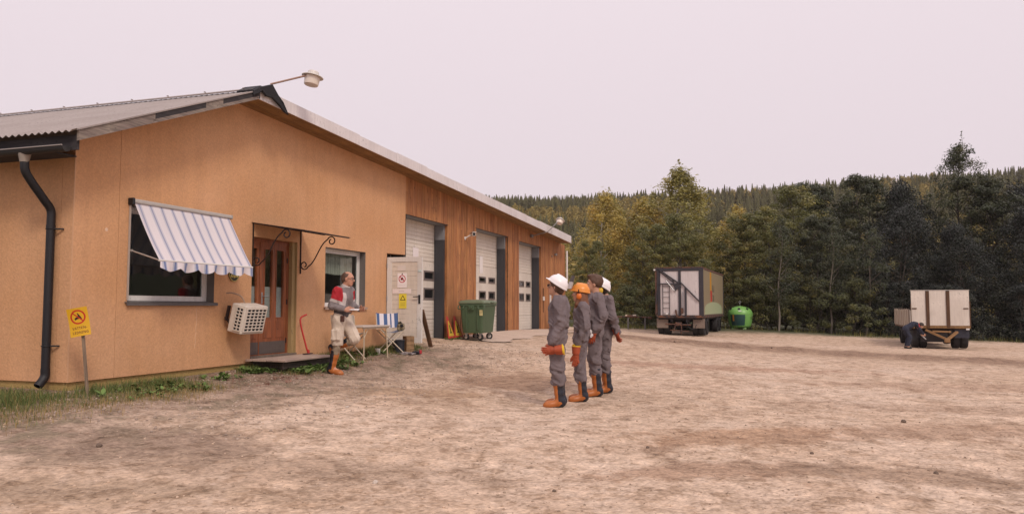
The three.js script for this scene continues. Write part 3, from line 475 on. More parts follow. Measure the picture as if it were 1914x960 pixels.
const HUES = {
  gold: { a: [0.44, 0.365, 0.10], b: [0.58, 0.42, 0.11], gold: 0.3 }, olive: { a: [0.29, 0.27, 0.08], b: [0.41, 0.35, 0.095], gold: 0.25 },
  green: { a: [0.17, 0.18, 0.062], b: [0.29, 0.26, 0.076], gold: 0.22 }, deep: { a: [0.070, 0.087, 0.046], b: [0.14, 0.14, 0.058], gold: 0.16 }, shaded: { a: [0.027, 0.036, 0.029], b: [0.048, 0.056, 0.036], gold: 0.12 } };  // last hue: shade and vignette at the right baked into the leaf colour
HUES.mid = { a: [0.12, 0.135, 0.052], b: [0.20, 0.19, 0.062], gold: 0.2 };
const kinds = {};
const kindOf = (key, spec, sd) => (kinds[key] ??= (seed(sd), broadleaf(spec)));
const SPEC = {
  birch_gold: [{ h: 9, w: 4.2, base: 0.9, hang: 0.55, hue: HUES.gold, clumps: 170, per: 130, top: 0.1, spread: 0.5, airy: 0.4 }, 11],
  birch_olive: [{ h: 10, w: 4.6, base: 1.2, hang: 0.5, hue: HUES.olive, clumps: 190, per: 130, top: 0.15, airy: 0.35 }, 12],
  alder_green: [{ h: 9, w: 6.2, base: 0.5, hue: HUES.green, clumps: 230, per: 120, stems: 2, top: 0.5 }, 13],
  alder_deep: [{ h: 9, w: 6.4, base: 0.4, hue: HUES.deep, clumps: 240, per: 120, stems: 3, top: 0.5 }, 14],
  willow_shaded: [{ h: 9.5, w: 6.4, base: 0.5, hang: 0.4, hue: HUES.shaded, clumps: 240, per: 115, stems: 2, top: 0.5, spread: 0.6 }, 15],
  shrub_green: [{ h: 3.4, w: 4.0, base: 0.1, hue: HUES.mid, clumps: 80, per: 110, stems: 3, top: 0.6, spread: 0.45 }, 16],
  shrub_shaded: [{ h: 3.6, w: 4.2, base: 0.1, hue: HUES.shaded, clumps: 85, per: 110, stems: 3, top: 0.6, spread: 0.45 }, 17],
  birch_slim: [{ h: 7.5, w: 2.6, base: 2.0, hang: 0.3, hue: HUES.deep, clumps: 60, per: 90, top: 0.2, spread: 0.42, airy: 0.4 }, 19],
  tall_thin: [{ h: 13.5, w: 4.4, base: 2.5, hang: 0.25, hue: HUES.deep, clumps: 230, per: 95, top: -0.1, spread: 0.42, airy: 0.5 }, 18],
};
const protoTree = {};
function tree(name, key, x, z, height, widen, label, group) {
  const [g, t] = kindOf(key, ...SPEC[key]); let o;
  if (!protoTree[key]) { o = thing(name, label, key.startsWith('shrub') ? 'bush' : 'tree'); P('trunk', t, key.startsWith('birch') ? (key === 'birch_slim' ? mSlim : mBirch) : mBark, o); P('crown', g, mLeaf, o); protoTree[key] = o; }
  else { o = protoTree[key].clone(); o.name = numbered(name); scene.add(o); tag(o, label, key.startsWith('shrub') ? 'bush' : 'tree'); delete o.userData.group; }
  if (group) o.userData.group = group;
  const k = height / SPEC[key][0].h; o.position.set(x, smoothGround(x, z) - 0.05, z); o.scale.set(k * widen, k, k * widen); o.rotation.y = rr(0, 6.28); return o;
}
seed(400);
// [name, kind, pixel column / 1914 wide photograph turned into x, z, height, widen, label, group]
const TREES = [
  ['birch_tree', 'birch_gold', 6.6, -56, 9.6, 1.0, 'golden-leaved birch rising just beyond the far end of the workshop roof'],
  ['birch_tree', 'birch_olive', 8.3, -58.5, 9.8, 0.9, 'olive birch between the two golden birches near the workshop'],
  ['birch_tree', 'birch_gold', 9.9, -57, 9.4, 1.05, 'second golden birch to the right of the workshop, above the heads of the workers'],
  ['alder_tree', 'alder_green', 5.2, -51, 5.6, 0.8, 'low green tree beside the far corner of the workshop'],
  ['alder_tree', 'alder_green', 8.6, -52, 6.8, 0.9, 'rounded green tree behind the rusty rail'],
  ['birch_tree', 'birch_olive', 13.2, -58, 11.6, 1.25, 'tall broad olive birch standing behind the enclosed trailer, topmost of its row'],
  ['alder_tree', 'alder_green', 11.2, -53.5, 7.6, 0.9, 'green tree behind the left corner of the enclosed trailer'],
  ['alder_tree', 'alder_green', 15.4, -55, 8.0, 0.95, 'green tree right behind the green recycling igloo'],
  ['birch_tree', 'birch_gold', 17.6, -61, 9.6, 1.0, 'small patch of golden birch showing above the dark trees right of the igloo'],
  ['alder_tree', 'alder_green', 18.6, -54, 8.4, 0.95, 'dense green tree behind a slender birch right of the igloo'],
  ['alder_tree', 'alder_green', 20.6, -58, 10.4, 0.95, 'olive green tree crowned with thin upright tips left of the flatbed trailer'],
  ['alder_tree', 'alder_deep', 23.6, -58, 10.9, 0.95, 'broad dark green tree midway between the igloo and the flatbed trailer'],
  ['alder_tree', 'alder_deep', 21.8, -52.5, 7.8, 0.95, 'low dark tree in front of the broad dark green one left of the flatbed trailer'],
  ['willow_tree', 'willow_shaded', 25.0, -51, 8.6, 0.95, 'shade-darkened willow directly behind the crouching person and the trailer'],
  ['alder_tree', 'alder_deep', 27.0, -57, 11.4, 0.9, 'dark tree with a bare feathery top above the flatbed trailer'],
  ['willow_tree', 'willow_shaded', 28.6, -54.5, 11.0, 0.8, 'shade-darkened willow with drooping sprays above the right end of the trailer'],
  ['aspen_tree', 'tall_thin', 31.4, -54.4, 13.5, 1.05, 'tallest tree, thin see-through top standing out against the sky'],
  ['willow_tree', 'willow_shaded', 28.8, -48.5, 7.4, 0.9, 'dark willow beside the right end of the flatbed trailer'],
  ['alder_tree', 'alder_deep', 32.5, -52, 10.8, 0.9, 'dark tree in front of the tallest one'],
  ['willow_tree', 'willow_shaded', 33.6, -48.6, 8.6, 0.95, 'dark willow at the right border of the yard'],
  ['willow_tree', 'willow_shaded', 36.0, -53, 10.6, 1.0, 'shade-darkened willow behind the border willow, farthest to the right'],
  ['birch_tree', 'birch_slim', 17.2, -50.4, 7.2, 1.0, 'slender young birch whose pale leaning trunk shows beside the recycling igloo'],
  ['birch_tree', 'birch_slim', 20.35, -49.8, 6.8, 1.0, 'slender young birch with a pale trunk midway between igloo and flatbed trailer'],
  ['birch_tree', 'birch_slim', 22.3, -49.0, 6.6, 1.0, 'slender young birch with a pale trunk just left of the flatbed trailer'],
];
for (const t of TREES) { if (t[1] !== 'birch_slim' && t[1] !== 'tall_thin') t[5] *= 1.2; tree(...t); }
const SHRUBS = [
  [6.2, -49.5, 2.2, 0, 'low green bush behind the rusty rail, nearest the workers'], [7.9, -50.2, 2.6, 0, 'green bush behind the middle of the rusty rail'], [9.8, -51, 3.0, 0, 'green bush hidden mostly behind the tall enclosed trailer'], [12.2, -52.5, 3.2, 0, 'leafy green bush right behind the enclosed trailer'], [14.0, -53.4, 3.0, 0, 'leafy green bush directly behind the recycling igloo'],
  [17.2, -52, 3.3, 0, 'leafy green bush first to the right of the recycling igloo'], [19.6, -50.8, 3.4, 0, 'leafy green bush second to the right of the recycling igloo'], [22.0, -49.6, 3.4, 0, 'leafy green bush midway along the tree line left of the flatbed trailer'], [24.2, -48.6, 3.5, 1, 'dark bush just behind the bending person'], [26.6, -47.6, 3.4, 1, 'dark bush behind the white tail board of the flatbed trailer'], [30.6, -46.4, 3.4, 1, 'dark bush first to the right of the flatbed trailer'], [33.0, -45.8, 3.4, 1, 'dark bush at the far right border of the yard']];
for (const [x, z, h, k, label] of SHRUBS) tree('shrub', k ? 'shrub_shaded' : 'shrub_green', x, z, h, 0.95, label);
// far woods on the hill: one mass of conifers with some birch between
{
  seed(77);
  const con = (hh, w) => { // spruce: drooping whorls of many small flat sprays
    const p = []; const n = 230;
    for (let i = 0; i < n; i++) { const t = Math.pow(i / n, 0.85), y = hh * (0.08 + 0.92 * t), r = w * (1 - t) * rr(0.55, 1.1) + 0.05, a = i * 2.39996 + rr(-0.3, 0.3), c = Math.cos(a), s = Math.sin(a), d = 0.25 * r + 0.12, k = 0.32 * r + 0.1; p.push(0, y + 0.1, 0, c * r - s * k, y - d, s * r + c * k, c * r * 1.1 + s * k, y - d * 1.1, s * r * 1.1 - c * k); }
    const g = new THREE.BufferGeometry(); g.setAttribute('position', new THREE.Float32BufferAttribute(p, 3)); g.computeVertexNormals(); return g;
  };
  const puff = (hh, w) => { const p = []; for (let i = 0; i < 340; i++) { const y = hh * (0.12 + 0.86 * rnd()), a = rr(0, 6.28), r = w * Math.pow(Math.sin(Math.PI * clamp(y / hh, 0.05, 0.97)), 0.7) * Math.sqrt(rnd()), c = V(Math.cos(a) * r, y, Math.sin(a) * r); for (let q = 0; q < 3; q++) p.push(c.x + rr(-0.35, 0.35), c.y + rr(-0.3, 0.3), c.z + rr(-0.35, 0.35)); } const g = new THREE.BufferGeometry(); g.setAttribute('position', new THREE.Float32BufferAttribute(p, 3)); g.computeVertexNormals(); return g; };
  const lists = [[], [], []], m4 = new THREE.Matrix4(), q = new THREE.Quaternion(), up = V(0, 1, 0);
  for (let i = 0; i < 42000; i++) {
    const a = rr(-0.16, 0.86), r = Math.sqrt(rr(78 * 78, 560 * 560)); const x = r * Math.sin(a), z = -r * Math.cos(a);
    if (rnd() > (r < 200 ? 0.8 : 0.55)) continue;
    const birchy = fbm(x * 0.02, z * 0.02, 2, 0, 131) + rr(-0.12, 0.12) > (r < 170 ? 0.44 : 0.60), k = birchy ? 2 : rnd() < 0.5 ? 0 : 1, s = rr(0.7, 1.25) * (r < 110 ? 0.75 : 1), f = rr(0.7, 1.25);
    const c = birchy ? [0.30 * f, 0.235 * f, 0.075 * f] : [0.14 * f, 0.134 * f, 0.058 * f];
    lists[k].push([x, hillHeight(x, z) - 0.3, z, s, c]);
  }
  const wood = thing('distant_forest', 'far wooded hillside of spruce and yellowing birch beneath the pale sky', 'forest'); wood.userData.kind = 'stuff';
  [con(9.5, 2.2), con(8.2, 2.0), puff(8.2, 2.1)].forEach((g, k) => {
    const L = lists[k], im = new THREE.InstancedMesh(g, M(0xffffff, 1, 0, { side: THREE.DoubleSide }), L.length); im.name = ['spruce_mass', 'fir_mass', 'birch_mass'][k]; im.userData.kind = 'stuff'; im.castShadow = im.receiveShadow = true;
    L.forEach(([x, y, z, s, c], i) => { q.setFromAxisAngle(up, rr(0, 6.28)); m4.compose(V(x, y, z), q, V(s * rr(0.85, 1.15), s, s * rr(0.85, 1.15))); im.setMatrixAt(i, m4); im.setColorAt(i, rgb(...c)); });
    wood.add(im);
  });
}

// ---------------------------------------------------------------- things on and beside the wall
const onWall = (name, label, cat, s, y, n, group) => { const [x, z] = B2W(s, n); return thing(name, label, cat, [x, BY + y, z], BTURN, group); };
const onGround = (s, n, lift = 0) => { const [x, z] = B2W(s, n); return [x, ground(x, z) + lift, z]; };
{ // striped awning
  const W = 1.98, DROP = 0.80, OUT = 0.50, a = onWall('awning', 'blue and white striped window awning, half lowered', 'awning', 0.93, R(1.43), 0);
  const stripe = (strong) => canvasTex(1024, 64, (c, w, h) => {
    c.fillStyle = '#ece6ea'; c.fillRect(0, 0, w, h); const n = 9.5;
    for (let i = 0; i < 11; i++) { const x = (i + 0.28) * w / n; c.fillStyle = strong ? '#c3c7d6' : '#d3d1dc'; c.fillRect(x - w * 0.014, 0, w * 0.040, h); c.fillStyle = strong ? '#7e8cb4' : '#a4a9c2'; c.fillRect(x, 0, w * (strong ? 0.018 : 0.013), h); }
  });
  const cloth = (rows, f, NX = 96) => {
    const p = [], uv = [], ix = []; for (let j = 0; j <= rows; j++) for (let i = 0; i <= NX; i++) { const u = i / NX, v = j / rows; p.push(...f(u, v)); uv.push(u, 1 - v); }
    for (let j = 0; j < rows; j++) for (let i = 0; i < NX; i++) { const q = j * (NX + 1) + i; ix.push(q, q + NX + 1, q + 1, q + 1, q + NX + 1, q + NX + 2); }
    const g = new THREE.BufferGeometry(); g.setAttribute('position', new THREE.Float32BufferAttribute(p, 3)); g.setAttribute('uv', new THREE.Float32BufferAttribute(uv, 2)); g.setIndex(ix); g.computeVertexNormals(); return g;
  };
  const fab = (t) => new THREE.MeshPhysicalMaterial({ color: 0xffffff, map: t, roughness: 0.9, side: THREE.DoubleSide, transmission: 0.2, thickness: 0, ior: 1.2 });
  P('canvas', cloth(20, (u, v) => { const sag = 0.03 * Math.sin(Math.PI * v) * (0.7 + 0.3 * Math.sin(u * 9.5 * Math.PI)) + 0.006 * (fbm(u * 8, v * 4, 2, 0, 3) - 0.5); return [u * W, -v * DROP - sag, 0.05 + v * (OUT - 0.05) - 0.3 * sag]; }), fab(stripe(false)), a);
  P('valance', cloth(8, (u, v) => { const L = 0.085 + 0.05 * Math.abs(Math.sin(u * Math.PI * 5.5)); return [u * W, -DROP - 0.012 - v * L, OUT + 0.015 + 0.022 * v * Math.sin(u * 40) + 0.012 * Math.sin(u * 17) * v]; }, 140), fab(stripe(true)), a);
  P('top_rail', [rbox(W + 0.06, 0.06, 0.075, W / 2, 0.02, 0.045, 0.02)], worn(rgb(0.52, 0.49, 0.46), 0.5), a);
  P('end_cap', [rbox(0.045, 0.1, 0.095, -0.045, 0.01, 0.045, 0.015)], mBlack, a); P('end_cap', [rbox(0.03, 0.07, 0.085, W + 0.035, 0.02, 0.045, 0.015)], worn(rgb(0.4, 0.38, 0.36), 0.5), a);
  P('front_bar', [rod(V(-0.01, -DROP, OUT), V(W + 0.01, -DROP, OUT), 0.015, 10)], mWhite, a);
  for (const x of [0.0, W]) { P('arm', [rod(V(x, -DROP, OUT), V(x, -0.66, 0.03), 0.011, 8), cyl(0.02, 0.02, 0.03, x, -0.66, 0.02, 10, Math.PI / 2)], worn(rgb(0.55, 0.52, 0.5), 0.4, 0.5), a); if (!x) P('guide_rail', [span(x - 0.045, x - 0.025, -1.33, -0.03, 0.004, 0.024)], worn(rgb(0.52, 0.45, 0.40), 0.5), a); }
}
{ // small round emblem on the wall
  const e = onWall('round_sign', 'small round dark sign with yellow marks on the wall below the awning corner', 'sign', 3.10, R(0.545), 0.012);
  P('plate', [cyl(0.125, 0.125, 0.02, 0, 0, 0, 28, Math.PI / 2)], M(rgb(0.03, 0.028, 0.02), 0.5), e);
  P('rim', [new THREE.TorusGeometry(0.122, 0.008, 8, 30).translate(0, 0, 0.01)], M(rgb(0.42, 0.33, 0.10), 0.5), e);
  for (let i = -2; i <= 2; i++) P('mark', [box(0.02, 0.045, 0.006, i * 0.038, -0.035 - 0.006 * (2 - Math.abs(i)), 0.013, 0, 0, -0.3)], M(rgb(0.62, 0.50, 0.14), 0.5), e);
}
{ // air conditioner, tilting away from the wall
  const a = onWall('air_conditioner', 'white air conditioner with grid grilles, tilted on the wall beside the door', 'air conditioner', 2.84, R(-0.375), 0.10); a.rotation.order = 'YXZ'; a.rotation.x = 0.22;
  const W = 0.58, H = 0.46, D = 0.27, c = worn(rgb(0.74, 0.66, 0.58), 0.55);
  P('casing', [rbox(W, H, D, W / 2, H / 2, D / 2, 0.022), rbox(W * 0.7, 0.012, D * 0.55, W / 2, H + 0.004, D / 2, 0.006)], c, a);
  const back = [], bars = (name, list) => P(name, list, c, a);
  P('grille_backing', [span(0.045, W - 0.045, 0.05, H - 0.045, D - 0.002, D + 0.002)], mDark, a); P('grille_backing', [span(-0.002, 0.002, 0.05, H - 0.045, D * 0.42, D - 0.03)], mDark, a);
  const fr = []; for (let i = 0; i <= 5; i++) fr.push(rbox(0.022, H - 0.09, 0.018, 0.045 + i * (W - 0.09) / 5, H / 2, D + 0.006, 0.004)); for (let j = 0; j <= 7; j++) fr.push(rbox(W - 0.08, 0.016, 0.02, W / 2, 0.05 + j * (H - 0.095) / 7, D + 0.008, 0.004));
  bars('front_grille', fr);
  const sd = []; for (let i = 0; i <= 2; i++) sd.push(rbox(0.018, H - 0.09, 0.018, -0.006, H / 2, D * 0.42 + i * (D * 0.58 - 0.03) / 2, 0.004)); for (let j = 0; j <= 7; j++) sd.push(rbox(0.02, 0.016, D * 0.58 - 0.02, -0.008, 0.05 + j * (H - 0.095) / 7, D * 0.71 - 0.015, 0.004));
  bars('side_grille', sd);
  P('wall_bracket', [bar(V(0.06, 0.12, 0), V(0.06, 0.20, -0.12), 0.04, 0.03), bar(V(W - 0.06, 0.12, 0), V(W - 0.06, 0.20, -0.12), 0.04, 0.03), box(0.05, 0.24, 0.03, 0.02, 0.28, -0.06)], mIron, a);
  P('cable', [tube([V(0.0, 0.58, -0.15), V(0.05, 0.60, -0.08), V(0.14, 0.57, 0.03), V(0.2, 0.46, 0.09)], 0.011, 20, 8)], M(rgb(0.36, 0.25, 0.18), 0.6), a);
}
{ // wrought iron canopy over the door
  const c = onWall('door_canopy', 'thin dark canopy on two scrolled iron brackets over the entrance door', 'canopy', 3.58, R(1.42), 0.005), W = 1.42, OUT = 1.02, dy = -0.16;
  P('roof_sheet', [place(box(W + 0.06, 0.008, Math.hypot(OUT, dy) + 0.03, 0, 0, 0), W / 2, dy / 2 + 0.012, OUT / 2, -Math.atan2(dy, OUT))], M(rgb(0.045, 0.032, 0.03), 0.4), c);
  const spiral = (cx, cy, r0, turns, a0, dir) => { const p = []; for (let i = 0; i <= 36; i++) { const t = i / 36, a = a0 + dir * t * turns * 2 * Math.PI, r = r0 * (1 - 0.62 * t); p.push([cx + r * Math.cos(a), cy + r * Math.sin(a)]); } return p; };
  for (const x of [0, W]) {
    const topC = [0.66, dy * 0.66 - 0.10], botC = [0.09, -0.64], strut = [];
    const s1 = spiral(topC[0], topC[1], 0.088, 1.15, 2.75, -1), s2 = spiral(botC[0], botC[1], 0.085, 1.15, -0.45, -1);
    P('bracket', [bar(V(x, 0.01, 0.01), V(x, -0.80, 0.01), 0.022, 0.014), bar(V(x, 0.0, 0.0), V(x, dy, OUT), 0.022, 0.014)], mIron, c);
    const mid = []; const a = s2[0], b = s1[0]; for (let i = 1; i < 8; i++) { const t = i / 8; mid.push([mixn(a[0], b[0], t), mixn(a[1], b[1], t) - 0.05 * Math.sin(2 * Math.PI * (t)) * 0.7]); }
    P('scroll', [tube([...s2.slice().reverse(), ...mid, ...s1].map(([z, y]) => V(x, y, z)), 0.0115, 180, 6)], mIron, c);
  }
  P('cross_bar', [bar(V(0, dy, OUT), V(W, dy, OUT), 0.022, 0.014)], mIron, c); P('cross_bar', [bar(V(0, dy * 0.5 - 0.01, OUT * 0.5), V(W, dy * 0.5 - 0.01, OUT * 0.5), 0.018, 0.012)], mIron, c); P('cross_bar', [bar(V(0, 0, 0.012), V(W, 0, 0.012), 0.02, 0.014)], mIron, c);
}
function yardLamp(name, label, s, y, n, k, tilt) { // wide brimmed outdoor lamp on a pipe arm; (s, y, n) is the head
  const l = onWall(name, label, 'lamp', s, y, n); const m = worn(rgb(0.74, 0.70, 0.66), 0.5), h = new THREE.Matrix4().makeRotationZ(tilt).multiply(new THREE.Matrix4().makeRotationX(0.12));
  const A = (g) => g.scale(k, k, k).applyMatrix4(h);
  P('cap', [A(lathe([[0, 0.10], [0.085, 0.10], [0.10, 0.085], [0.10, 0.02]], 28))], m, l);
  P('shade', [A(lathe([[0.06, 0.03], [0.19, 0.005], [0.195, -0.008], [0.185, -0.012], [0.06, 0.012]], 32))], m, l);
  P('globe', [A(lathe([[0.135, -0.005], [0.14, -0.03], [0.128, -0.15], [0.118, -0.165], [0.0, -0.158]], 28))], M(rgb(0.74, 0.66, 0.58), 0.35), l);
  return l;
}
{
  const a = yardLamp('yard_lamp', 'white brimmed outdoor lamp on an arm at the roof ridge', 3.92, R(3.96), 0.9, 0.95, -0.12);
  P('arm', [rod(V(-0.1, 0.0, -0.02), V(-0.42, -0.2, -0.55), 0.017, 8)], M(rgb(0.35, 0.22, 0.17), 0.6), a);
  const b = yardLamp('yard_lamp', 'white outdoor lamp on an arm near the far end of the workshop roof', 20.85, R(3.28), 0.92, 0.9, -0.5);
  P('arm', [rod(V(-0.08, -0.02, -0.03), V(-0.45, -0.46, -0.36), 0.02, 8), rod(V(-0.45, -0.46, -0.36), V(-0.7, -0.62, -0.88), 0.02, 8), rbox(0.2, 0.12, 0.08, -0.75, -0.63, -0.9, 0.02)], M(rgb(0.22, 0.21, 0.2), 0.5, 0.4), b);
}
{ // bullet camera
  const c = onWall('security_camera', 'white security camera between the first two garage doors', 'camera', 13.5, R(2.06), -0.02);
  P('body', [cyl(0.055, 0.055, 0.26, 0.03, 0.05, 0.2, 18, Math.PI / 2, -0.9)], mWhite, c); P('hood', [rbox(0.13, 0.016, 0.3, 0.03, 0.112, 0.21, 0.006, 0, -0.9)], mWhite, c);
  P('mount', [cyl(0.05, 0.05, 0.02, -0.06, -0.06, 0.0, 14, Math.PI / 2), rod(V(-0.06, -0.06, 0), V(0.0, 0.04, 0.15), 0.018)], mWhite, c); P('lens', [cyl(0.042, 0.042, 0.012, -0.075, 0.05, 0.284, 14, Math.PI / 2, -0.9)], mBlack, c);
}
{ // plank doorstep
  const [x, z] = B2W(3.5, 0), d = thing('doorstep', 'weathered plank doorstep on a dark frame below the entrance door', 'step', [x, BY, z], BTURN), top = R(-0.86), m = woodM(rgb(0.66, 0.52, 0.44), 0.95); seed(8);
  for (let i = 0; i < 6; i++) { const z0 = 0.02 + i * 0.128; P('plank', uvm(rspan(-0.05 + rr(-0.03, 0.02), 1.62 - i * 0.035 + rr(-0.02, 0.03), top - 0.035, top + rr(-0.004, 0.004), z0, z0 + 0.122, 0.006), 0.6, rr(0, 3), rr(0, 3), true), i % 2 ? m : woodM(rgb(0.60, 0.46, 0.385), 0.95), d); }
  for (const sx of [0.1, 0.8, 1.4]) P('support', uvm(span(sx, sx + 0.09, top - 0.4, top - 0.037, 0.04, 0.66)), woodM(rgb(0.09, 0.07, 0.06), 0.95), d);
  P('fascia_board', uvm(span(0.0, 1.45, top - 0.15, top - 0.037, 0.68, 0.71), 1, 0, 0, true), woodM(rgb(0.09, 0.07, 0.06), 0.95), d);
}
{ // red crowbar
  const [x, z] = B2W(4.9, 0.28), c = thing('crowbar', 'red bent steel bar standing on the doorstep against the wall', 'crowbar', [x, BY + R(-0.855), z], BTURN), m = M(rgb(0.50, 0.03, 0.025), 0.5);
  P('shaft', [tube([V(0, 0.0, 0), V(-0.03, 0.2, -0.05), V(-0.075, 0.58, -0.13), V(-0.05, 0.66, -0.14), V(0.1, 0.72, -0.12)], 0.016, 40, 8)], m, c); P('foot', [rbox(0.26, 0.02, 0.06, -0.02, 0.012, 0, 0.008)], M(rgb(0.06, 0.03, 0.025), 0.6), c); P('ferrule', [cyl(0.024, 0.022, 0.06, 0, 0.05, 0, 10)], m, c);
}
{ // yellow sign on a stake
  const x = -5.06, z = -9.34, g = thing('warning_sign', 'yellow sign with a red prohibition ring on a wooden stake in the grass', 'sign', [x, ground(x, z), z], 0.12);
  const y = 1.145 - ground(x, z);
  P('stake', uvm(bar(V(0.0, -0.1, 0), V(-0.115, y + 0.1, -0.015), 0.042, 0.025), 1), woodM(rgb(0.40, 0.30, 0.21), 0.9), g);
  const tx = canvasTex(512, 740, (c, w, h) => {
    c.fillStyle = '#d6a517'; c.fillRect(0, 0, w, h); c.strokeStyle = '#b9290f'; c.lineWidth = 40; c.beginPath(); c.arc(w / 2, 240, 168, 0, 7); c.stroke();
    c.fillStyle = '#33160c'; c.beginPath(); c.moveTo(165, 270); c.lineTo(215, 235); c.lineTo(240, 250); c.lineTo(262, 190); c.lineTo(246, 140); c.lineTo(264, 136); c.lineTo(300, 190); c.lineTo(340, 262); c.lineTo(352, 305); c.lineTo(290, 290); c.lineTo(236, 296); c.lineTo(180, 318); c.closePath(); c.fill();
    c.lineWidth = 30; c.beginPath(); c.moveTo(140, 122); c.lineTo(372, 358); c.stroke();
    c.fillStyle = '#6b3d10'; c.font = 'bold 92px sans-serif'; c.textAlign = 'center'; c.fillText('VATTEN-', w / 2, 560, 380); c.fillText('LEDNING', w / 2 + 8, 676, 400);
  });
  const p = [], uv = [], ix = [], N = 12; for (let j = 0; j <= N; j++) for (let i = 0; i <= 6; i++) { const u = i / 6 - 0.5, v = j / N; p.push(u * 0.235, (v - 0.5) * 0.34, 0.05 * (v - 0.45) * (v - 0.45) + 0.012 * Math.cos(u * 3)); uv.push(i / 6, v); }
  for (let j = 0; j < N; j++) for (let i = 0; i < 6; i++) { const q = j * 7 + i; ix.push(q, q + 1, q + 7, q + 1, q + 8, q + 7); }
  const pg = new THREE.BufferGeometry(); pg.setAttribute('position', new THREE.Float32BufferAttribute(p, 3)); pg.setAttribute('uv', new THREE.Float32BufferAttribute(uv, 2)); pg.setIndex(ix); pg.computeVertexNormals();
  const back = norm(pg.clone()); back.scale(-1, 1, 1).rotateY(Math.PI).translate(0, 0, -0.003);
  const F = (q) => place(q, -0.125, y, 0.022, 0, 0, 0.19);
  P('sign_plate', F(pg), M(0xffffff, 0.5, 0, { map: tx }), g); 
  const b2 = new THREE.BufferGeometry(); b2.setAttribute('position', new THREE.Float32BufferAttribute(p.map((q, i) => (i % 3 === 2 ? q - 0.003 : q)), 3)); b2.setIndex(ix.slice().reverse()); b2.computeVertexNormals();
  P('sign_back', F(b2), M(rgb(0.35, 0.33, 0.3), 0.6, 0.3), g);
}
// ---------------------------------------------------------------- table, chairs and clutter by the office wall
{
  const [x, z] = B2W(6.35, 0.62), gy = ground(x, z), t = thing('folding_table', 'pale folding table behind the walking man, along the office wall', 'table', [x, gy, z], BTURN), m = worn(rgb(0.60, 0.52, 0.46), 0.6), ml = worn(rgb(0.62, 0.50, 0.36), 0.5);
  P('tabletop', [rbox(1.15, 0.03, 0.6, 0, 0.63, 0, 0.01)], m, t); P('apron', [span(-0.54, 0.54, 0.585, 0.613, 0.26, 0.275), span(-0.54, 0.54, 0.585, 0.613, -0.275, -0.26)], ml, t);
  for (const sx of [-1, 1]) for (const sz of [-1, 1]) P('leg', [rod(V(sx * 0.46, 0.61, sz * 0.25), V(sx * 0.5, -0.03, sz * 0.27), 0.013, 8)], ml, t);
  for (const sx of [-1, 1]) P('brace', [tube([V(sx * 0.2, 0.6, 0.25), V(sx * 0.32, 0.56, 0.25), V(sx * 0.475, 0.4, 0.258)], 0.008, 12, 6)], ml, t);
}
function foldingChair(label, x, z, turn, seatM, backM, group) {
  const c = thing('folding_chair', label, 'chair', [x, ground(x, z), z], turn, group), m = worn(rgb(0.68, 0.58, 0.46), 0.45), w = 0.25;
  for (const zz of [-0.2, 0.2]) { P('leg', [rod(V(-w, 0.5, zz), V(w, 0.0, zz * 1.05), 0.012, 8)], m, c); P('leg', [rod(V(w, 0.5, zz - 0.01), V(-w, 0.0, zz * 1.05 - 0.01), 0.012, 8)], m, c); }
  P('rail', [rod(V(-w, 0.5, -0.22), V(-w, 0.5, 0.22), 0.012)], m, c); P('rail', [rod(V(w, 0.5, -0.22), V(w, 0.5, 0.22), 0.012)], m, c);
  for (const sx of [-1, 1]) P('back_post', [rod(V(sx * w * 0.96, 0.46, -0.19), V(sx * w, 0.84, -0.27), 0.012)], m, c);
  const sheet = (f, mat, name) => { const p = [], uv = [], ix = [], N = 14; for (let j = 0; j <= 6; j++) for (let i = 0; i <= N; i++) { p.push(...f(i / N, j / 6)); uv.push(i / N, j / 6); } for (let j = 0; j < 6; j++) for (let i = 0; i < N; i++) { const q = j * (N + 1) + i; ix.push(q, q + 1, q + N + 1, q + 1, q + N + 2, q + N + 1); } const g = new THREE.BufferGeometry(); g.setAttribute('position', new THREE.Float32BufferAttribute(p, 3)); g.setAttribute('uv', new THREE.Float32BufferAttribute(uv, 2)); g.setIndex(ix); g.computeVertexNormals(); P(name, g, mat, c); };
  sheet((u, v) => [mixn(-w, w, u), 0.505 - 0.07 * Math.sin(Math.PI * u) + 0.004, mixn(0.21, -0.21, v)], seatM, 'seat');
  sheet((u, v) => [mixn(-w, w, u), mixn(0.54, 0.86, v) - 0.02 * Math.sin(Math.PI * u) * (v > 0.5 ? 1 : 0), mixn(-0.215, -0.28, v) - 0.045 * Math.sin(Math.PI * u)], backM, 'backrest');
  return c;
}
{
  const strip = canvasTex(256, 64, (c, w, h) => { c.fillStyle = '#ded8dd'; c.fillRect(0, 0, w, h); c.fillStyle = '#4c648f'; for (const [a, b] of [[0, 0.16], [0.36, 0.52], [0.64, 0.70], [0.82, 1]]) c.fillRect(a * w, 0, (b - a) * w, h); });
  const mS = M(0xffffff, 0.9, 0, { map: strip, side: THREE.DoubleSide }), mB = M(rgb(0.20, 0.23, 0.30), 0.9, 0, { map: tCloth, side: THREE.DoubleSide });
  foldingChair('folding chair with a blue and white striped backrest beside the white pass door', -2.62, -16.75, 0.42, mB, mS);
  foldingChair('pale folding chair half hidden behind the walking man', -3.16, -15.1, 2.83, M(rgb(0.6, 0.55, 0.5), 0.9, 0, { side: THREE.DoubleSide }), M(rgb(0.62, 0.57, 0.52), 0.9, 0, { side: THREE.DoubleSide }));
}
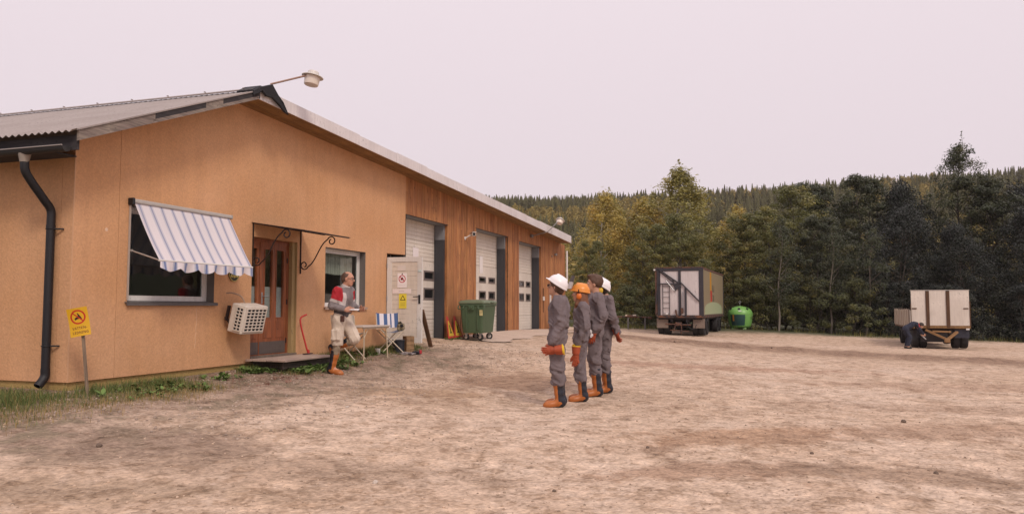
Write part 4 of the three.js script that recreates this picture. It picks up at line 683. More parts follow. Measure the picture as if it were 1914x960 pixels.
const lump = (rx, ry, rz, k, a, sd) => { const g = new THREE.IcosahedronGeometry(1, 12); const p = g.attributes.position; for (let i = 0; i < p.count; i++) { const d = 1 + a * (vn3(p.getX(i) * k + sd, p.getY(i) * k, p.getZ(i) * k + 9, 3) - 0.5) * 2; p.setXYZ(i, p.getX(i) * d * rx, Math.max(-0.75, p.getY(i) * d) * ry, p.getZ(i) * d * rz); } g.computeVertexNormals(); return g; };
{
  const at = (px, d) => (px - 957) / 1450 * d, stand = (x, z) => [x, ground(x, z), z];
  const cup = thing('cup', 'small white plastic cup on the ground under the folding chair', 'cup', stand(at(707, 16.3), -16.3)); P('wall', [lathe([[0.0, 0.006], [0.042, 0.006], [0.055, 0.12], [0.058, 0.12], [0.046, 0], [0, 0]], 20)], mWhite, cup); P('rim', [new THREE.TorusGeometry(0.056, 0.004, 6, 20).rotateX(Math.PI / 2).translate(0, 0.12, 0)], mWhite, cup);
  const cr = thing('wooden_crate', 'upright brown wooden crate between the striped chair and the white pass door', 'crate', stand(at(764, 17.0), -17.0), 0.5), w = woodM(rgb(0.40, 0.25, 0.13), 0.85);
  for (let i = 0; i < 4; i++) P('slat', uvm(rspan(-0.09 + i * 0.0, 0.09, i * 0.096, i * 0.096 + 0.09, 0.11, 0.125, 0.004), 1, i, 0, true), w, cr);
  P('side_board', uvm(span(-0.09, -0.075, 0, 0.38, -0.11, 0.11)), w, cr); P('side_board', uvm(span(0.075, 0.09, 0, 0.38, -0.11, 0.11)), w, cr); P('back_board', uvm(span(-0.075, 0.075, 0, 0.38, -0.11, -0.095)), w, cr);
  const bx = thing('plastic_box', 'dark grey plastic box under the striped chair', 'box', stand(at(748, 17.0), -17.05), 0.4); P('tub', [new THREE.CylinderGeometry(0.2, 0.17, 0.27, 4, 1).rotateY(Math.PI / 4).translate(0, 0.135, 0)], M(rgb(0.035, 0.04, 0.055), 0.5), bx); P('rim', [rbox(0.31, 0.025, 0.31, 0, 0.27, 0, 0.008)], M(rgb(0.045, 0.05, 0.065), 0.5), bx);
  const tc = tex(128, (u, v) => { const n = fbm(u * 5, v * 5, 3, 5, 161); return n > 0.58 ? [0.05, 0.045, 0.03] : n > 0.45 ? [0.19, 0.155, 0.09] : [0.28, 0.24, 0.16]; });
  const bag = thing('camouflage_bag', 'mottled brown camouflage bag resting on the seat of the striped chair', 'bag', [at(750, 16.75), ground(at(750, 16.75), -16.75) + 0.5, -16.72]); P('body', lump(0.085, 0.11, 0.08, 2.2, 0.3, 2).translate(0, 0.07, 0), M(0xffffff, 0.95, 0, { map: tc }), bag); P('opening', lump(0.035, 0.035, 0.02, 3, 0.2, 4).translate(0.03, 0.1, 0.075), mDark, bag);
  const tb = thing('tool_bag', 'flat black bag with red ends lying at the foot of the white pass door', 'bag', stand(at(779, 17.0), -16.95), -0.3); P('body', [rbox(0.21, 0.07, 0.13, 0, 0.035, 0, 0.03)], M(rgb(0.012, 0.012, 0.02), 0.7), tb); for (const s of [-1, 1]) P('end', [rbox(0.03, 0.085, 0.1, s * 0.1, 0.05, -0.01, 0.012)], M(rgb(0.42, 0.02, 0.03), 0.6), tb);
  const rg = thing('grey_rag', 'crumpled grey rag on the ground before the wooden crate', 'rag', stand(at(762, 16.7), -16.7)); P('cloth', lump(0.17, 0.035, 0.09, 3.4, 0.4, 6).translate(0, 0.02, 0), M(rgb(0.32, 0.28, 0.28), 0.95, 0, { map: tCloth }), rg);
  const a = B2W(9.62, 0.62), pk = thing('leaning_plank', 'brown plank leaning against the outer edge of the white pass door', 'plank', stand(a[0], a[1])), q = B2W(8.78, 0.76), ty = BY + R(-0.06) - pk.position.y;
  P('board', uvm(bar(V(0, -0.02, 0), V(q[0] - a[0], ty, q[1] - a[1]), 0.10, 0.035), 1), woodM(rgb(0.27, 0.16, 0.10), 0.85), pk); P('strip', uvm(bar(V(0.018, 0.0, 0.03), V((q[0] - a[0]) * 0.98 + 0.018, ty * 0.98, (q[1] - a[1]) * 0.98 + 0.03), 0.04, 0.02), 1), woodM(rgb(0.33, 0.20, 0.12), 0.85), pk);
  for (const [s, n, ry, label] of [[11.95, 0.20, -0.02, 'yellow and red warning triangle leaning on the planks, the one farther from the green bin'], [12.42, 0.22, 0.10, 'yellow and red warning triangle leaning on the planks close to the green bin']]) {
    const tr = thing('road_sign', label, 'sign', onGround(s, n, 0.0), BTURN - ry * 0.9); const T = (k, d) => poly([[-0.26 * k, 0.03 + 0.2 * (1 - k)], [0.26 * k, 0.03 + 0.2 * (1 - k)], [0.04 * k, 0.21 + 0.43 * k], [-0.04 * k, 0.21 + 0.43 * k]], d), L = (g) => g.rotateX(-0.26);
    P('border', L(T(1, 0.012)), M(rgb(0.52, 0.055, 0.045), 0.55, 0, { map: tGrime }), tr); P('face', L(T(0.7, 0.004).translate(0, 0, 0.0125)), M(rgb(0.66, 0.47, 0.06), 0.55, 0, { map: tGrime }), tr); P('symbol', L(poly([[-0.02, 0.2], [0.035, 0.2], [0.03, 0.36], [0.005, 0.42], [-0.02, 0.34]], 0.003).translate(0, 0, 0.017)), mBlack, tr); P('symbol', L(poly([[-0.09, 0.17], [0.09, 0.17], [0.05, 0.2], [-0.06, 0.2]], 0.003).translate(0, 0, 0.017)), mBlack, tr);
  }
  const bb = thing('black_bag', 'black rubbish bag slumped on the apron by the far corner of the workshop', 'bag', onGround(22.3, 0.35, 0.02)); P('body', lump(0.24, 0.3, 0.2, 2.6, 0.35, 8).translate(0, 0.2, 0), M(rgb(0.015, 0.02, 0.015), 0.5), bb); P('knot', lump(0.06, 0.12, 0.06, 3, 0.3, 3).translate(-0.05, 0.45, 0), M(rgb(0.015, 0.02, 0.015), 0.5), bb);
}
{ // four-wheeled green bin
  const p = onGround(12.72, 0.66), b = thing('wheeled_bin', 'dark green four-wheeled waste bin with a sticker before the second garage door', 'bin', [p[0], p[1], p[2]], BTURN + 0.04);
  const mg = worn(rgb(0.075, 0.125, 0.065), 0.5), ml = worn(rgb(0.17, 0.21, 0.13), 0.5), pts = (w, d, y, r = 0.06) => { const o = []; for (const [sx, sz, a0] of [[1, 1, 0], [-1, 1, 1], [-1, -1, 2], [1, -1, 3]]) for (let i = 0; i <= 4; i++) { const a = (a0 + i / 4) * Math.PI / 2; o.push([sx * (w / 2 - r) + r * Math.cos(a), y, sz * (d / 2 - r) + r * Math.sin(a)]); } return o; };
  const loft = (rings, capT = true) => { const pos = [], n = rings[0].length, f = (a, b2, c) => pos.push(...a, ...b2, ...c); for (let k = 0; k + 1 < rings.length; k++) for (let i = 0; i < n; i++) { const j = (i + 1) % n; f(rings[k][i], rings[k + 1][i], rings[k][j]); f(rings[k][j], rings[k + 1][i], rings[k + 1][j]); } if (capT) for (const [ring, up] of [[rings[0], 0], [rings[rings.length - 1], 1]]) for (let i = 1; i + 1 < n; i++) up ? f(ring[0], ring[i + 1], ring[i]) : f(ring[0], ring[i], ring[i + 1]); const g = new THREE.BufferGeometry(); g.setAttribute('position', new THREE.Float32BufferAttribute(pos, 3)); g.computeVertexNormals(); return uvm(g); };
  P('body', loft([pts(0.98, 0.56, 0.2), pts(1.0, 0.58, 0.24), pts(1.16, 0.68, 0.93), pts(1.2, 0.72, 0.94), pts(1.2, 0.72, 1.0), pts(1.14, 0.67, 1.0)]), mg, b);
  P('lid', loft([pts(1.24, 0.75, 1.004), pts(1.24, 0.75, 1.035), pts(1.16, 0.68, 1.075), pts(0.9, 0.5, 1.10), pts(0.4, 0.2, 1.11)]), ml, b);
  for (const z of [-0.33, 0.33]) P('lid_handle', [rbox(0.3, 0.03, 0.05, 0.1, 1.03, z + Math.sign(z) * 0.05, 0.012)], mg, b);
  for (const sx of [-1, 1]) P('trunnion', [cyl(0.03, 0.03, 0.09, sx * 0.63, 0.9, 0, 12, 0, 0, Math.PI / 2), rbox(0.05, 0.12, 0.16, sx * 0.60, 0.88, 0, 0.015)], mg, b);
  for (const [x, z] of [[-0.5, 0.36], [-0.5, -0.36]]) P('grab_handle', [tube([V(x - 0.12, 0.95, z * 0.55), V(x - 0.15, 0.87, z * 0.6), V(x - 0.14, 0.86, z), V(x - 0.1, 0.95, z * 1.02)], 0.014, 16, 8)], mg, b);
  P('rib', [rbox(0.02, 0.62, 0.05, -0.552, 0.6, 0.16, 0.008, 0, 0, 0.06), rbox(0.02, 0.62, 0.05, -0.552, 0.6, -0.16, 0.008, 0, 0, 0.06)], mg, b);
  P('sticker', [box(0.004, 0.15, 0.09, -0.573, 0.75, 0.27, 0, 0, 0.115)], M(rgb(0.62, 0.56, 0.28), 0.6), b);
  for (const sx of [-1, 1]) for (const sz of [-1, 1]) { const w = P('castor', [cyl(0.092, 0.092, 0.045, sx * 0.4, 0.095, sz * 0.2, 20, 0, 0.4 * sx, Math.PI / 2)], mRubber, b); P('hub', [cyl(0.05, 0.05, 0.05, sx * 0.4, 0.095, sz * 0.2, 14, 0, 0.4 * sx, Math.PI / 2)], M(rgb(0.4, 0.36, 0.33), 0.5), w); P('fork', [rbox(0.09, 0.1, 0.07, sx * 0.4, 0.17, sz * 0.2, 0.01)], mSteel, w); }
}

// ---------------------------------------------------------------- people: smooth bodies meshed from distance fields
function surfaceNet(f, lo, hi, c) { // f(x,y,z) -> distance; indexed mesh of its zero set
  const nx = Math.ceil((hi[0] - lo[0]) / c) + 1, ny = Math.ceil((hi[1] - lo[1]) / c) + 1, nz = Math.ceil((hi[2] - lo[2]) / c) + 1, F = new Float32Array(nx * ny * nz).fill(1), S = 4, at = (i, j, k) => i + nx * (j + ny * k);
  for (let k = 0; k < nz; k += S) for (let j = 0; j < ny; j += S) for (let i = 0; i < nx; i += S) {
    const d = f(lo[0] + (i + 1.5) * c, lo[1] + (j + 1.5) * c, lo[2] + (k + 1.5) * c), far = Math.abs(d) > S * c * 1.5 + 0.03;
    for (let kk = k; kk < Math.min(nz, k + S); kk++) for (let jj = j; jj < Math.min(ny, j + S); jj++) for (let ii = i; ii < Math.min(nx, i + S); ii++) F[at(ii, jj, kk)] = far ? d : f(lo[0] + ii * c, lo[1] + jj * c, lo[2] + kk * c);
  }
  const vid = new Int32Array(nx * ny * nz).fill(-1), pos = [], idx = [], C = [[0, 0, 0], [1, 0, 0], [0, 1, 0], [1, 1, 0], [0, 0, 1], [1, 0, 1], [0, 1, 1], [1, 1, 1]], E = [[0, 1], [2, 3], [4, 5], [6, 7], [0, 2], [1, 3], [4, 6], [5, 7], [0, 4], [1, 5], [2, 6], [3, 7]];
  for (let k = 0; k + 1 < nz; k++) for (let j = 0; j + 1 < ny; j++) for (let i = 0; i + 1 < nx; i++) {
    let m = 0; const v = []; for (let q = 0; q < 8; q++) { const d = F[at(i + C[q][0], j + C[q][1], k + C[q][2])]; v.push(d); if (d < 0) m |= 1 << q; } if (m === 0 || m === 255) continue;
    let x = 0, y = 0, z = 0, n = 0; for (const [a, b] of E) { if ((v[a] < 0) === (v[b] < 0)) continue; const t = v[a] / (v[a] - v[b]); x += C[a][0] + t * (C[b][0] - C[a][0]); y += C[a][1] + t * (C[b][1] - C[a][1]); z += C[a][2] + t * (C[b][2] - C[a][2]); n++; }
    vid[at(i, j, k)] = pos.length / 3; pos.push(lo[0] + (i + x / n) * c, lo[1] + (j + y / n) * c, lo[2] + (k + z / n) * c);
  }
  const quad = (a, b, d, e, flip) => { if (a < 0 || b < 0 || d < 0 || e < 0) return; flip ? idx.push(a, d, b, a, e, d) : idx.push(a, b, d, a, d, e); };
  for (let k = 1; k + 1 < nz; k++) for (let j = 1; j + 1 < ny; j++) for (let i = 1; i + 1 < nx; i++) {
    const s = F[at(i, j, k)] < 0;
    if (s !== F[at(i + 1, j, k)] < 0) quad(vid[at(i, j - 1, k - 1)], vid[at(i, j, k - 1)], vid[at(i, j, k)], vid[at(i, j - 1, k)], !s);
    if (s !== F[at(i, j + 1, k)] < 0) quad(vid[at(i - 1, j, k - 1)], vid[at(i - 1, j, k)], vid[at(i, j, k)], vid[at(i, j, k - 1)], !s);
    if (s !== F[at(i, j, k + 1)] < 0) quad(vid[at(i - 1, j - 1, k)], vid[at(i, j - 1, k)], vid[at(i, j, k)], vid[at(i - 1, j, k)], !s);
  }
  const g = new THREE.BufferGeometry(); g.setAttribute('position', new THREE.Float32BufferAttribute(pos, 3)); g.setIndex(idx); g.computeVertexNormals(); return g;
}
const smin = (a, b, k) => { const h = Math.max(k - Math.abs(a - b), 0) / k; return Math.min(a, b) - h * h * k * 0.25; };
const cone = (a, b, ra, rb) => { const ax = a[0], ay = a[1], az = a[2], dx = b[0] - ax, dy = b[1] - ay, dz = b[2] - az, l2 = dx * dx + dy * dy + dz * dz || 1e-9; return (x, y, z) => { let t = ((x - ax) * dx + (y - ay) * dy + (z - az) * dz) / l2; t = t < 0 ? 0 : t > 1 ? 1 : t; const u = x - ax - t * dx, v = y - ay - t * dy, w = z - az - t * dz; return Math.sqrt(u * u + v * v + w * w) - ra - (rb - ra) * t; }; };
const ell = (c, r) => { const m = Math.min(...r); return (x, y, z) => { const u = (x - c[0]) / r[0], v = (y - c[1]) / r[1], w = (z - c[2]) / r[2], k = Math.sqrt(u * u + v * v + w * w); return k < 1e-6 ? -m : (k - 1) * m * mixn(1, k / Math.sqrt((u / r[0]) ** 2 + (v / r[1]) ** 2 + (w / r[2]) ** 2 + 1e-9) / m, 0.6); }; };
const blend = (list, k) => (x, y, z) => { let d = list[0](x, y, z); for (let i = 1; i < list.length; i++) d = smin(d, list[i](x, y, z), k); return d; };
function sdf(f, c, lo, hi) { return surfaceNet(f, lo, hi, c); }
const around = (pts, r) => { const lo = [9, 9, 9], hi = [-9, -9, -9]; for (const p of pts) for (let i = 0; i < 3; i++) { lo[i] = Math.min(lo[i], p[i] - r); hi[i] = Math.max(hi[i], p[i] + r); } return [lo, hi]; };
function split(g, pick) { // triangles sorted into several geometries by their centre
  const p = g.attributes.position, n = g.attributes.normal, ix = g.index.array, out = {};
  for (let i = 0; i < ix.length; i += 3) { const c = [0, 0, 0]; for (let q = 0; q < 3; q++) { c[0] += p.getX(ix[i + q]) / 3; c[1] += p.getY(ix[i + q]) / 3; c[2] += p.getZ(ix[i + q]) / 3; } const o = (out[pick(...c)] ??= [[], []]); for (let q = 0; q < 3; q++) { o[0].push(p.getX(ix[i + q]), p.getY(ix[i + q]), p.getZ(ix[i + q])); o[1].push(n.getX(ix[i + q]), n.getY(ix[i + q]), n.getZ(ix[i + q])); } }
  const r = {}; for (const k in out) { const q = new THREE.BufferGeometry(); q.setAttribute('position', new THREE.Float32BufferAttribute(out[k][0], 3)); q.setAttribute('normal', new THREE.Float32BufferAttribute(out[k][1], 3)); r[k] = uvm(q, 1); } return r;
}
function tinted(g, f) { const p = g.attributes.position, c = new Float32Array(p.count * 3); for (let i = 0; i < p.count; i++) c.set(f(p.getX(i), p.getY(i), p.getZ(i)), i * 3); g.setAttribute('color', new THREE.BufferAttribute(c, 3)); return g; }
const SKIN = [0.50, 0.27, 0.18];
const mSkin = M(0xffffff, 0.6, 0, { vertexColors: true });
const headField = blend([ell([0, 0.028, -0.018], [0.077, 0.093, 0.1]), ell([0, -0.045, 0.022], [0.057, 0.072, 0.066]), ell([0, -0.095, 0.055], [0.026, 0.02, 0.024]), cone([-0.03, 0.03, 0.072], [0.03, 0.03, 0.072], 0.014, 0.014)], 0.03);
const feature = blend([cone([0, 0.018, 0.084], [0, -0.024, 0.108], 0.008, 0.0125), cone([-0.012, -0.027, 0.094], [0.012, -0.027, 0.094], 0.009, 0.009), cone([-0.018, -0.055, 0.081], [0.018, -0.055, 0.081], 0.0085, 0.0085), cone([-0.014, -0.067, 0.078], [0.014, -0.067, 0.078], 0.008, 0.008), ell([0.08, -0.005, -0.008], [0.011, 0.033, 0.02]), ell([-0.08, -0.005, -0.008], [0.011, 0.033, 0.02])], 0.006);
const eyes = [ell([0.031, 0.006, 0.077], [0.013, 0.011, 0.013]), ell([-0.031, 0.006, 0.077], [0.013, 0.011, 0.013])], sock = [ell([0.031, 0.006, 0.095], [0.02, 0.013, 0.014]), ell([-0.031, 0.006, 0.095], [0.02, 0.013, 0.014])];
const fullHead = (x, y, z) => { let d = smin(headField(x, y, z), feature(x, y, z), 0.012); for (const s of sock) d = -smin(-d, s(x, y, z), 0.01); for (const e of eyes) d = Math.min(d, e(x, y, z)); return smin(d, cone([0, -0.06, -0.028], [0, -0.19, -0.045], 0.053, 0.06)(x, y, z), 0.025); };
const headTint = (skin, brow) => (x, y, z) => { if (eyes[0](x, y, z) < 0.0015 || eyes[1](x, y, z) < 0.0015) return Math.hypot(Math.abs(x) - 0.031, y - 0.006) < 0.0065 ? [0.02, 0.015, 0.012] : [0.6, 0.56, 0.52]; if (z > 0.074 && Math.abs(y + 0.06) < 0.012 && Math.abs(x) < 0.024) return [skin[0] * 0.85, skin[1] * 0.58, skin[2] * 0.58]; if (z > 0.06 && y > 0.024 && y < 0.036 && Math.abs(x) > 0.012 && Math.abs(x) < 0.05) return brow; return skin; };
// a hand hanging from the wrist: fingers to -y, thumb to +z, palm facing side * x
function handField(side, curl, fat = 1) {
  const L = [ell([0, -0.047, 0], [0.017 * fat, 0.052, 0.043])], F = [[0.031, 0.074, 0.0088], [0.0105, 0.084, 0.0092], [-0.011, 0.077, 0.0088], [-0.031, 0.06, 0.0078]];
  const chains = F.map(([z, len, r], i) => { const p = [[0, -0.085 - (i === 3 ? -0.01 : 0), z]]; let a = 0.1 + 0.05 * i; for (let q = 0; q < 3; q++) { const l = len * [0.45, 0.31, 0.24][q], o = p[q]; p.push([o[0] + side * Math.sin(a) * l, o[1] - Math.cos(a) * l, o[2] + (z * 0.12) * (q < 2 ? 1 : 0)]); a += curl; } return [0, 1, 2].map((q) => cone(p[q], p[q + 1], r * fat * (1 - 0.07 * q), r * fat * (0.93 - 0.07 * q))); });
  chains.forEach((c) => L.push(blend(c, 0.004)));
  const th = blend([cone([side * 0.004, -0.026, 0.03], [side * 0.014, -0.058, 0.056], 0.015 * fat, 0.0115 * fat), cone([side * 0.014, -0.058, 0.056], [side * 0.024, -0.092, 0.058], 0.0112 * fat, 0.009 * fat)], 0.006);
  const palm = blend([L[0], th], 0.014); return (x, y, z) => { let d = palm(x, y, z); for (let i = 1; i < L.length; i++) d = smin(d, L[i](x, y, z), 0.006); return smin(d, cone([0, 0.03, 0], [0, -0.015, 0], 0.028 * fat, 0.026 * fat)(x, y, z), 0.015); };
}
const handGeo = (side, curl, fat = 1) => sdf(handField(side, curl, fat), 0.0042, [-0.1, -0.2, -0.07], [0.1, 0.045, 0.095]);
function aim(dir, thumb) { // rotation taking -y to dir and +z as near as possible to thumb
  const y = V(...dir).normalize().negate(), z = V(...thumb).addScaledVector(y, -V(...thumb).dot(y)).normalize(), x = y.clone().cross(z); return new THREE.Matrix4().makeBasis(x, y, z);
}
const headMat = (c, rx, ry) => new THREE.Matrix4().compose(V(...c), new THREE.Quaternion().setFromEuler(new THREE.Euler(rx, ry, 0, 'YXZ')), V(1, 1, 1));
// folds in loose cloth
const folds = (x, y, z, k) => { const w = 0.25 + Math.exp(-(((y - 0.42) / 0.11) ** 2)) + 0.7 * Math.exp(-(((y - 1.08) / 0.12) ** 2)); return 0.013 * (vn3(x * 7 + y * 2, y * 6 - z * 5, z * 7 + 5, k) - 0.5) + 0.010 * (0.5 - 1.6 * Math.pow(1 - Math.abs(2 * vn3(x * 11 + y * 5, y * 5 + 6 * x + 8 * z, z * 11, k + 3) - 1), 2.5)) + 0.008 * w * (1 - 2 * Math.abs(2 * vn3(x * 6, y * 24 + 8 * x - 10 * z, z * 6, k + 6) - 1)) + 0.003 * (vn3(x * 34, y * 44, z * 34, k + 5) - 0.5); };
function limbs(J, side) { return { sh: J['sh' + side], el: J['el' + side], wr: J['wr' + side], hip: J['hip' + side], kn: J['kn' + side], an: J['an' + side] }; }
const lerp3 = (a, b, t) => [0, 1, 2].map((i) => mixn(a[i], b[i], t));
function nakedBody(J, skin) { // thin continuous body below the clothes, head and hands are merged into it
  const L = [cone([-0.06, J.pelvis[1], J.pelvis[2]], [-0.08, J.chest[1], J.chest[2]], 0.085, 0.09), cone([0.06, J.pelvis[1], J.pelvis[2]], [0.08, J.chest[1], J.chest[2]], 0.085, 0.09), cone(J.chest, J.neck, 0.08, 0.052)];
  for (const s of ['L', 'R']) { const q = limbs(J, s); L.push(cone(J.chest, q.sh, 0.07, 0.048), cone(q.sh, q.el, 0.045, 0.037), cone(q.el, q.wr, 0.036, 0.027), cone(q.hip, q.kn, 0.075, 0.05), cone(q.kn, q.an, 0.05, 0.036), cone(q.an, [q.an[0], q.an[1] - 0.03, q.an[2] + 0.1], 0.036, 0.03)); }
  const all = Object.values(J), [lo, hi] = around(all, 0.14); const g = sdf(blend(L, 0.05), 0.016, lo, hi); return tinted(norm2(g), () => skin);
}
function norm2(g) { return g; }
function mergeIndexed(list) { return mergeGeometries(list.map((g) => { const q = g.clone(); for (const k of Object.keys(q.attributes)) if (!['position', 'normal', 'color'].includes(k)) q.deleteAttribute(k); return q; })); }
// rubber boots: orange front, dark back, black sole
const mBootO = M(rgb(0.50, 0.155, 0.034), 0.45, 0, { map: tCloth }), mBootN = M(rgb(0.014, 0.016, 0.026), 0.4), mSole = M(rgb(0.014, 0.014, 0.016), 0.6);
function boot(parent, an, kn, dir, k = 1, toeUp = 0) { // ankle, knee, facing (radians about y)
  const up = V(kn[0] - an[0], kn[1] - an[1], kn[2] - an[2]).normalize(), f = V(Math.sin(dir), 0, Math.cos(dir)); f.addScaledVector(up, -f.dot(up)).normalize(); if (toeUp) f.addScaledVector(up, toeUp).normalize();
  const x = up.clone().cross(f), m = new THREE.Matrix4().makeBasis(x, up, f).setPosition(...an);
  const fld = blend([cone([0, 0.26, -0.005], [0, 0.02, -0.012], 0.068, 0.053), ell([0, -0.03, -0.03], [0.045, 0.05, 0.052]), ell([0, -0.035, 0.075], [0.047, 0.043, 0.085]), ell([0.002, -0.042, 0.13], [0.05, 0.04, 0.062])], 0.045), F = (a, b, c) => Math.max(fld(a, b, c) + 0.003 * Math.sin(b * 60) * sstep(0.03, 0.1, b), -0.088 - b, b - 0.255 - 0.02 * (c > 0 ? 0 : 1));
  const g = sdf(F, 0.008, [-0.09, -0.1, -0.1], [0.09, 0.29, 0.21]); g.scale(k, k, k); g.applyMatrix4(m);
  const inv = m.clone().invert(), parts = split(g, (px, py, pz) => { const q = V(px, py, pz).applyMatrix4(inv).multiplyScalar(1 / k); return q.y < -0.066 ? 'sole' : q.z < -0.010 + 0.06 * sstep(-0.02, -0.06, q.y) - 0.05 * sstep(0, -0.05, q.y) || (q.z < 0.006 && q.y > -0.01) ? 'back' : 'front'; });
  const b = P('boot', parts.front, mBootO, parent); P('boot_back', parts.back, mBootN, b); P('sole', parts.sole, mSole, b); return b;
}
const mGrey = M(rgb(0.182, 0.146, 0.153), 0.92, 0, { map: tCloth }), mGreyD = M(rgb(0.05, 0.047, 0.055), 0.92, 0, { map: tCloth });
const mGlove = M(rgb(0.46, 0.085, 0.03), 0.6, 0, { map: tCloth }), mLining = M(rgb(0.72, 0.47, 0.03), 0.8);
const mHairs = { dark: M(rgb(0.028, 0.018, 0.013), 0.6), brown: M(rgb(0.085, 0.04, 0.022), 0.6), auburn: M(rgb(0.17, 0.062, 0.025), 0.55), greying: M(rgb(0.10, 0.055, 0.036), 0.7) };
const SKULL = ell([0, 0.036, -0.024], [0.087, 0.099, 0.107]);
function shortHair(lift, extra = [], line = 0.016, low = -0.075) {
  return sdf((x, y, z) => { let d = SKULL(x, y, z) - lift * 0.5; for (const e of extra) d = smin(d, e(x, y, z), 0.03); d += 0.006 * (vn3(x * 60, y * 40, z * 60, 4) - 0.5) + 0.008 * (vn3(x * 22, y * 16, z * 22, 8) - 0.5); return Math.max(d, -0.62 * y + 0.78 * z - line - 0.03 * sstep(0.06, 0.11, y), low - y, Math.abs(x) > 0.07 && z > -0.005 && y < 0.01 ? 0.01 : -1); }, 0.0065, [-0.13, -0.12, -0.16], [0.13, 0.19, 0.15]);
}
function helmet(person, hm, mat, tilt, opts = {}) {
  const h = hm.clone().multiply(new THREE.Matrix4().makeTranslation(0, 0.03, -0.01)).multiply(new THREE.Matrix4().makeRotationX(tilt));
  const f = (x, y, z) => { let d = ell([0, 0.02, -0.005], [0.122, 0.118, 0.143])(x, y, z); d = smin(d, cone([0, 0.126, 0.06], [0, 0.124, -0.08], 0.014, 0.014)(x, y, z), 0.02); d = Math.max(d, -ell([0, 0.018, -0.005], [0.112, 0.108, 0.132])(x, y, z), 0.0 - y); const brim = Math.max(Math.min(ell([0, 0.0, -0.01], [0.124, 0.03, 0.148])(x, y, z), ell([0, -0.002, 0.095], [0.095, 0.03, 0.085])(x, y, z)), Math.abs(y - 0.012 + 0.35 * Math.max(0, z - 0.11) * 0.5 + 0.08 * Math.max(0, -z - 0.1)) - 0.006, -ell([0, 0.0, -0.005], [0.112, 0.2, 0.132])(x, y, z)); return smin(d, brim, 0.018); };
  const m = P('helmet', sdf(f, 0.0055, [-0.15, -0.05, -0.19], [0.15, 0.17, 0.24]).applyMatrix4(h), mat, person);
  if (opts.muff) for (const s of [-1, 1]) { P('ear_muff', [sdf(blend([ell([0, 0, 0], [0.03, 0.052, 0.041])], 0.01), 0.006, [-0.05, -0.07, -0.06], [0.05, 0.07, 0.06]).translate(s * 0.106, -0.035, 0.0).applyMatrix4(hm)], opts.muff, m); P('muff_arm', [rod(V(s * 0.122, 0.0, 0.0), V(s * 0.126, 0.07, 0.01), 0.007, 6).applyMatrix4(hm)], mBlack, m); }
  if (opts.visor) { // raised face guard: pale band and dark mesh
    const plate = (v0, v1, r) => { const p = [], ix = [], N = 16, A = (u, v, o) => { const a = mixn(-0.95, 0.95, u), R = r + o; return [Math.sin(a) * R, 0.075 + v * 0.20, 0.03 + Math.cos(a) * R * (1.12 - 0.45 * v) + 0.0]; }; for (const o of [0, 0.004]) for (let j = 0; j <= 4; j++) for (let i = 0; i <= N; i++) p.push(...A(i / N, mixn(v0, v1, j / 4), o)); const n = (N + 1) * 5; for (let j = 0; j < 4; j++) for (let i = 0; i < N; i++) { const q = j * (N + 1) + i; ix.push(q, q + N + 1, q + 1, q + 1, q + N + 1, q + N + 2, n + q, n + q + 1, n + q + N + 1, n + q + 1, n + q + N + 2, n + q + N + 1); } const g = new THREE.BufferGeometry(); g.setAttribute('position', new THREE.Float32BufferAttribute(p, 3)); g.setIndex(ix); g.computeVertexNormals(); return g.applyMatrix4(hm); };
    P('visor_band', plate(0, 0.52, 0.148), worn(rgb(0.62, 0.58, 0.56), 0.6), m); P('visor_mesh', plate(0.53, 1.0, 0.147), M(rgb(0.10, 0.09, 0.09), 0.6), m);
  }
  return m;
}
